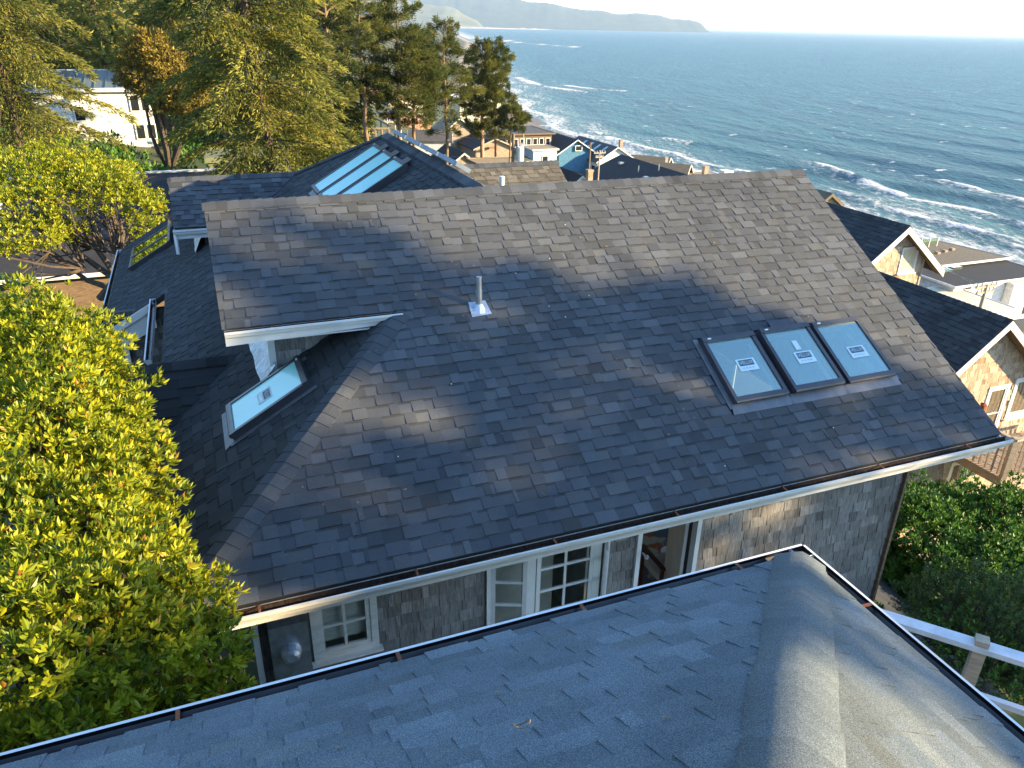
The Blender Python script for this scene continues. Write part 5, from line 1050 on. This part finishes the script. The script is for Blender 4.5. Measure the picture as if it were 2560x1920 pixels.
# --- conifers
def conifer(name, label, base, height, crown0, rad, seed, kind='spruce', n_br=120, spr=70, lean=(0, 0), droop=.35, trunk_r=.28, group=None, size=1.0, flat=False, gap=0.0, tone=.5, needle=None):
    g = np.random.default_rng(seed); t = empty(name, label, 'tree', group, loc=base)
    ln = np.array([lean[0], lean[1], 0.0]); tp = lambda f: np.array([0, 0, height * f]) + ln * (f ** 1.6) * height
    mb = MB(); fr = np.linspace(0, 1, 12); wob = g.normal(0, .012 * height / 4, (12, 3)) * np.array([1, 1, 0]); wob[0] = 0
    TP = np.array([tp(f) for f in fr]) + wob; tr = lambda f: np.array([np.interp(f, fr, TP[:, i]) for i in range(3)])
    mb.tube([Vector(p) for p in TP], [trunk_r * (1 - .93 * f) + .015 for f in fr], 9); PS, DS, LS = [], [], []
    br = MB()
    for i in range(n_br):
        f = crown0 + (1 - crown0) * ((i + g.random()) / n_br) ** (.9 if kind == 'spruce' else .75); az = i * 2.399 + g.normal(0, .35)
        if gap and g.random() < gap: continue
        x = (f - crown0) / (1 - crown0)
        if kind == 'spruce': L = rad * (1 - x) ** .8 * g.uniform(.65, 1.12) + .25
        else: L = rad * (np.sin(np.pi * min(1, x * .75 + .22)) ** .8) * g.uniform(.45, 1.1) + .2
        d = np.array([np.cos(az), np.sin(az), 0.0]); rise = g.uniform(.05, .35) if kind == 'spruce' else g.uniform(.15, .6); k = 7; p0 = tr(f)
        ss = np.linspace(0, 1, k); pts = p0 + d * (L * ss)[:, None] + np.array([0, 0, 1.0]) * (L * (rise * ss - droop * ss ** 2 * (1 if kind == 'spruce' else .5)))[:, None] + np.cumsum(g.normal(0, .025 * L, (k, 3)), 0) * (ss > 0)[:, None]
        br.tube([Vector(p) for p in pts], [max(.008, .035 * size * (L / rad + .25) * (1 - .85 * s)) for s in ss], 4, cap=False)
        m = max(8, int(spr * (L / rad) ** 1.1)); s = (g.random(m) ** .75 * .95 + .08) if kind == 'spruce' else (1.02 - g.exponential(.16, m)).clip(.15, 1.05)
        c = np.stack([np.interp(s, ss, pts[:, j]) for j in range(3)], 1); side = np.cross(d, [0, 0, 1.0]); wd = L * .22 * (1 - s * .55) if kind == 'spruce' else np.full(m, .22 + L * .16)
        lat = g.normal(0, 1, m) * wd * .6
        c = c + side * lat[:, None] + np.array([0, 0, 1.0]) * (-(np.abs(lat) * .30 + g.exponential(.10 * size, m)) if kind == 'spruce' else g.normal(.05, .16 * size, m))[:, None]
        dd = nrm(d * .9 + side * np.sign(lat)[:, None] * .5 + np.array([0, 0, 1.0]) * (g.normal(-.45, .35, m) if kind == 'spruce' else g.normal(.35, .4, m))[:, None] + g.normal(0, .3, (m, 3)))
        PS.append(c); DS.append(dd); LS.append(np.full(m, np.clip(g.normal(tone, .17), 0, 1)))
    mb.build('trunk', 'pine_bark' if kind == 'pine' else 'bark', t); br.build('branches', 'pine_bark' if kind == 'pine' else 'bark', t)
    P, D, T_ = map(np.concatenate, (PS, DS, LS)); m = len(P)
    V, Fq = leaves_geo(P, D, perp(D, g), g.uniform(.20, .42, m) * size, g.uniform(.040, .080, m) * size, .25, .15)
    T2 = np.clip(T_ + g.normal(0, .16, m), 0, 1); Hh = (g.random(m) < .05) * g.uniform(.3, .9, m)
    mesh_np('crown', V, Fq, needle or ('spruce_needle' if kind == 'spruce' else 'pine_needle'), t, {'tone': np.concatenate([T2, T2]), 'hue': np.concatenate([Hh, Hh])})
    return t
def on_ground(x, y): return (x, y, tz(x, y) - .1)
conifer('spruce_tree', 'large sunlit spruce with drooping branches behind the long skylights', on_ground(-10.6, 34.6), 25, .15, 5.6, 1, n_br=190, spr=900, droop=.45, trunk_r=.34, size=.85, lean=(-.07, 0))
conifer('spruce_tree', 'sunlit spruce at the top left corner beside the white house', on_ground(-31.0, 49.5), 25, .10, 6.2, 2, n_br=170, spr=520, droop=.5, trunk_r=.30, size=1.1)
for i, (x, y, hh, rr, lb, sd) in enumerate(((-47, 80, 26, 6, 'tall spruce behind the white house, leftmost of the far trees', 3), (-38, 92, 27, 6, 'far spruce above the white house roof', 4), (-33.5, 86, 25, 6, 'far spruce right of the white house', 5), (-27, 78, 26, 6, 'far spruce between the rust-coloured tree and the large spruce', 6), (-52, 104, 30, 7, 'farthest left spruce on the hill', 8), (-24.5, 96, 26, 6, 'far spruce filling the gap left of the large spruce', 9), (-17.0, 74, 22, 4.6, 'spruce half hidden behind the large spruce', 10), (-44, 66, 20, 4.5, 'spruce left of the white house wall', 12))):
    conifer('spruce_tree', lb, on_ground(x, y), hh, .12, rr, 20 + sd, n_br=170, spr=170, droop=.4, trunk_r=.3, size=1.9, group='far spruces on the slope', tone=.52)
P_ = [(-14.0, 61, 19.5, 3.6, 'dark pine right beside the large spruce', .34, 31, (.01, 0)), (-13.2, 70, 18, 3.2, 'slender pine between the large spruce and the paired trunks', .36, 32, (0, 0)), (-10.6, 71.5, 15.6, 4.2, 'broad pine with two sunlit trunks above the white garage', .34, 33, (.02, 0)), (-9.4, 72.5, 13.6, 3.2, 'smaller pine leaning on the broad pine', .40, 34, (.02, 0)), (-7.0, 79.7, 15.8, 3.6, 'pointed pine above the cream building', .34, 35, (-.01, 0)), (-3.75, 84.9, 15.4, 2.5, 'slim pine with bare lower trunk beside the sea', .38, 36, (.0, 0)), (-2.3, 86, 16.0, 2.7, 'outermost tall pine against the sea', .36, 37, (-.01, 0)), (-.74, 80, 10.2, 2.0, 'small flat-topped pine standing right of the tall ones', .74, 38, (.01, 0))]
for x, y, hh, rr, lb, c0, sd, ln in P_:
    conifer('pine_tree', lb, on_ground(x, y), hh, c0, rr * .84, sd, 'pine', n_br=74 if hh > 11 else 22, spr=520, trunk_r=.22 if hh > 11 else .14, size=.95, lean=ln, group='pines in a row before the sea', tone=.45)
# rust-coloured leaning tree
rt = empty('rust_coloured_tree', 'rust-yellow rounded tree left of the large spruce', 'tree', loc=on_ground(-26.3, 59.5)); oz = rt.location.z
RB = [(.0, 0, 38.0 - oz, 1.3), (.8, 0, 37.0 - oz, 1.6), (-.8, .3, 37.2 - oz, 1.4), (1.9, -.3, 35.8 - oz, 1.6), (.2, .2, 35.8 - oz, 2.0), (2.8, -.4, 34.6 - oz, 1.3), (-1.6, .3, 36.2 - oz, 1.2)]
P, N = blob_points(RB, 5200, rg, .2, .3); V, Fq, Tn, Hu = rosettes(P, N, rg, 4, .26, .10, up=.6, tone=(.5, .2)); mesh_np('crown', V, Fq, 'rust_foliage', rt, {'tone': Tn})
mb = MB(); branchy(mb, Vector((0, 0, 0)), [Vector(b[:3]) for b in RB], rg, .2, .2); mb.build('trunk', 'bark', rt)
# forest on the far left hillside: one mass of crowns
FB = []
for _ in range(420):
    y = rg.uniform(95, 260); x = -rg.uniform(.34, .95) * y - rg.uniform(0, 25); hh = rg.uniform(9, 17); z0 = tz(x, y)
    for t_ in (.25, .45, .65, .82, .95): FB.append((x, y, z0 + hh * t_, 3.4 * (1.08 - t_)))
P, N = blob_points(FB, 42000, rg, .03, .3, False); kp = N[:, 1] < .3; V, Fq, Tn, Hu = rosettes(P[kp], N[kp], rg, 2, 1.5, .55, up=-.1, tone=(.5, .2), accent=.05)
tag(mesh_np('forest', V, Fq, 'spruce_needle', None, {'tone': Tn, 'hue': Hu}), 'sunlit wooded hillside rising behind the white house', kind='stuff')
# undergrowth on the slope (uncountable)
UB = []
for _ in range(150):
    y = rg.uniform(40, 120); x = rg.uniform(-60, -6) * (y / 100) - rg.uniform(2, 16); rr_ = rg.uniform(.8, 1.9); UB += [(x, y, tz(x, y) + .3, rr_)] if x / y < -.17 else []
for x, y, r in ((-17, 78, 1.5), (-19, 79, 1.6), (-16.2, 92, 1.4), (-17.6, 91, 1.6), (-19, 92, 1.6), (-15.5, 95, 1.2), (-24, 50, 2), (-27, 52, 2), (-22, 60, 1.8), (-12, 60, 1.5), (-15, 55, 1.5), (-28, 44, 1.5), (-20, 24, 1.6), (-22, 28, 1.8), (-17, 21, 1.4), (-30, 34, 2.0), (-19, 44, 1.8), (-17, 43, 1.6), (-21.5, 43, 1.8), (-15.5, 44, 1.5), (-24, 42, 1.8), (-13.5, 22.5, 1.0), (-15.2, 23, 1.2), (-12.6, 25.5, .9), (-16.8, 25, 1.3), (-14.5, 26.5, 1.0), (-18.5, 27, 1.2)): UB.append((x, y, tz(x, y) + .4, r))
P, N = blob_points(UB, 16000, rg, .05, .3, False); kp = N[:, 2] > -.2; V, Fq, Tn, Hu = rosettes(P[kp], N[kp], rg, 3, .42, .20, up=.8, tone=(.45, .2), accent=.03)
tag(mesh_np('undergrowth', V, Fq, 'laurel_leaf', None, {'tone': Tn, 'hue': Hu}), 'mixed green undergrowth covering the slope below the trees', kind='stuff')
# trees standing to the right of the picture, whose shade falls over the roofs
conifer('spruce_tree', 'tall spruce on the seaward side whose shade dapples the main roof', on_ground(32, 3.6), 47.9 - tz(32, 3.6), .62, 4.7, 71, n_br=84, spr=420, droop=.35, trunk_r=.35, size=1.9, gap=.40)
conifer('spruce_tree', 'second spruce on the seaward side shading the eave corner', on_ground(33, .9), 46.4 - tz(33, .9), .58, 4.5, 72, n_br=90, spr=420, droop=.35, trunk_r=.35, size=1.9, gap=.12)
conifer('spruce_tree', 'thin young spruce on the seaward side streaking the near roof with shade', on_ground(34, -1.9), 47.2 - tz(34, -1.9), .50, 3.3, 73, n_br=84, spr=340, droop=.35, trunk_r=.2, size=1.6, gap=.15)
# needles, grit and pale specks lying on the roofs
def litter(parent, fr, x0, x1, y1, n, seed, inside):
    g = np.random.default_rng(seed); V, Fq = [], []
    for _ in range(n):
        x, y = g.uniform(x0, x1), g.uniform(.05, y1)
        if not inside(x, y): continue
        a = g.uniform(0, 6.28); L, w = (g.uniform(.008, .026), .0018) if g.random() < .8 else (g.uniform(.008, .016), g.uniform(.005, .010)); e, f = Vector((math.cos(a), math.sin(a))) * L, Vector((-math.sin(a), math.cos(a))) * w
        k = len(V); V += [fr(x + sx * e.x + sy * f.x, y + sx * e.y + sy * f.y, .019) for sx, sy in ((-1, -1), (1, -1), (1, 1), (-1, 1))]; Fq.append((k, k + 1, k + 2, k + 3))
    tag(link_mesh('needle_litter', V, Fq, 'dry_needle', parent), kind='stuff')
plain('dry_needle', (.22, .15, .08), .9, .5, 40)
litter(roof, FM, -9.5, 0, SL, 260, 3, lambda x, y: x > -9.9 + y * COS and not (tx0 - .1 < x < tx1 + .1 and .9 < y < 2.2))
litter(roofF, FF, .3, 8, 3.2, 90, 4, lambda x, y: x > y * COS + .2)
plain('paint_speck', (.75, .75, .72), .6, .05)
sp_ = []
for (a, b) in ((-4.6, 4.35), (-5.6, 3.55), (-4.75, 3.05), (-5.35, 2.95), (-5.2, 2.75), (-5.05, 3.75), (-6.9, 2.0), (-2.4, .55), (-4.1, .35), (-7.7, 1.2)):
    q = MB(); q.tube([FM(a, b, .016), FM(a, b, .022)], [.008, .005], 6); sp_.append(q.build('speck', 'paint_speck', roof))
lf = MB(); c = FF(2.55, 1.45, .03); pts_ = [c + FF.ex * (.035 * math.cos(t)) + FF.ey * (.022 * math.sin(t)) + FF.ez * (.008 + .008 * math.cos(2 * t)) for t in np.linspace(0, 5.6, 12)]
lf.tube(pts_, .0025, 5); tag(lf.build('fallen_leaf', 'dry_needle'), 'curled dry yellow leaf lying on the near roof', 'leaf')
make_haze()
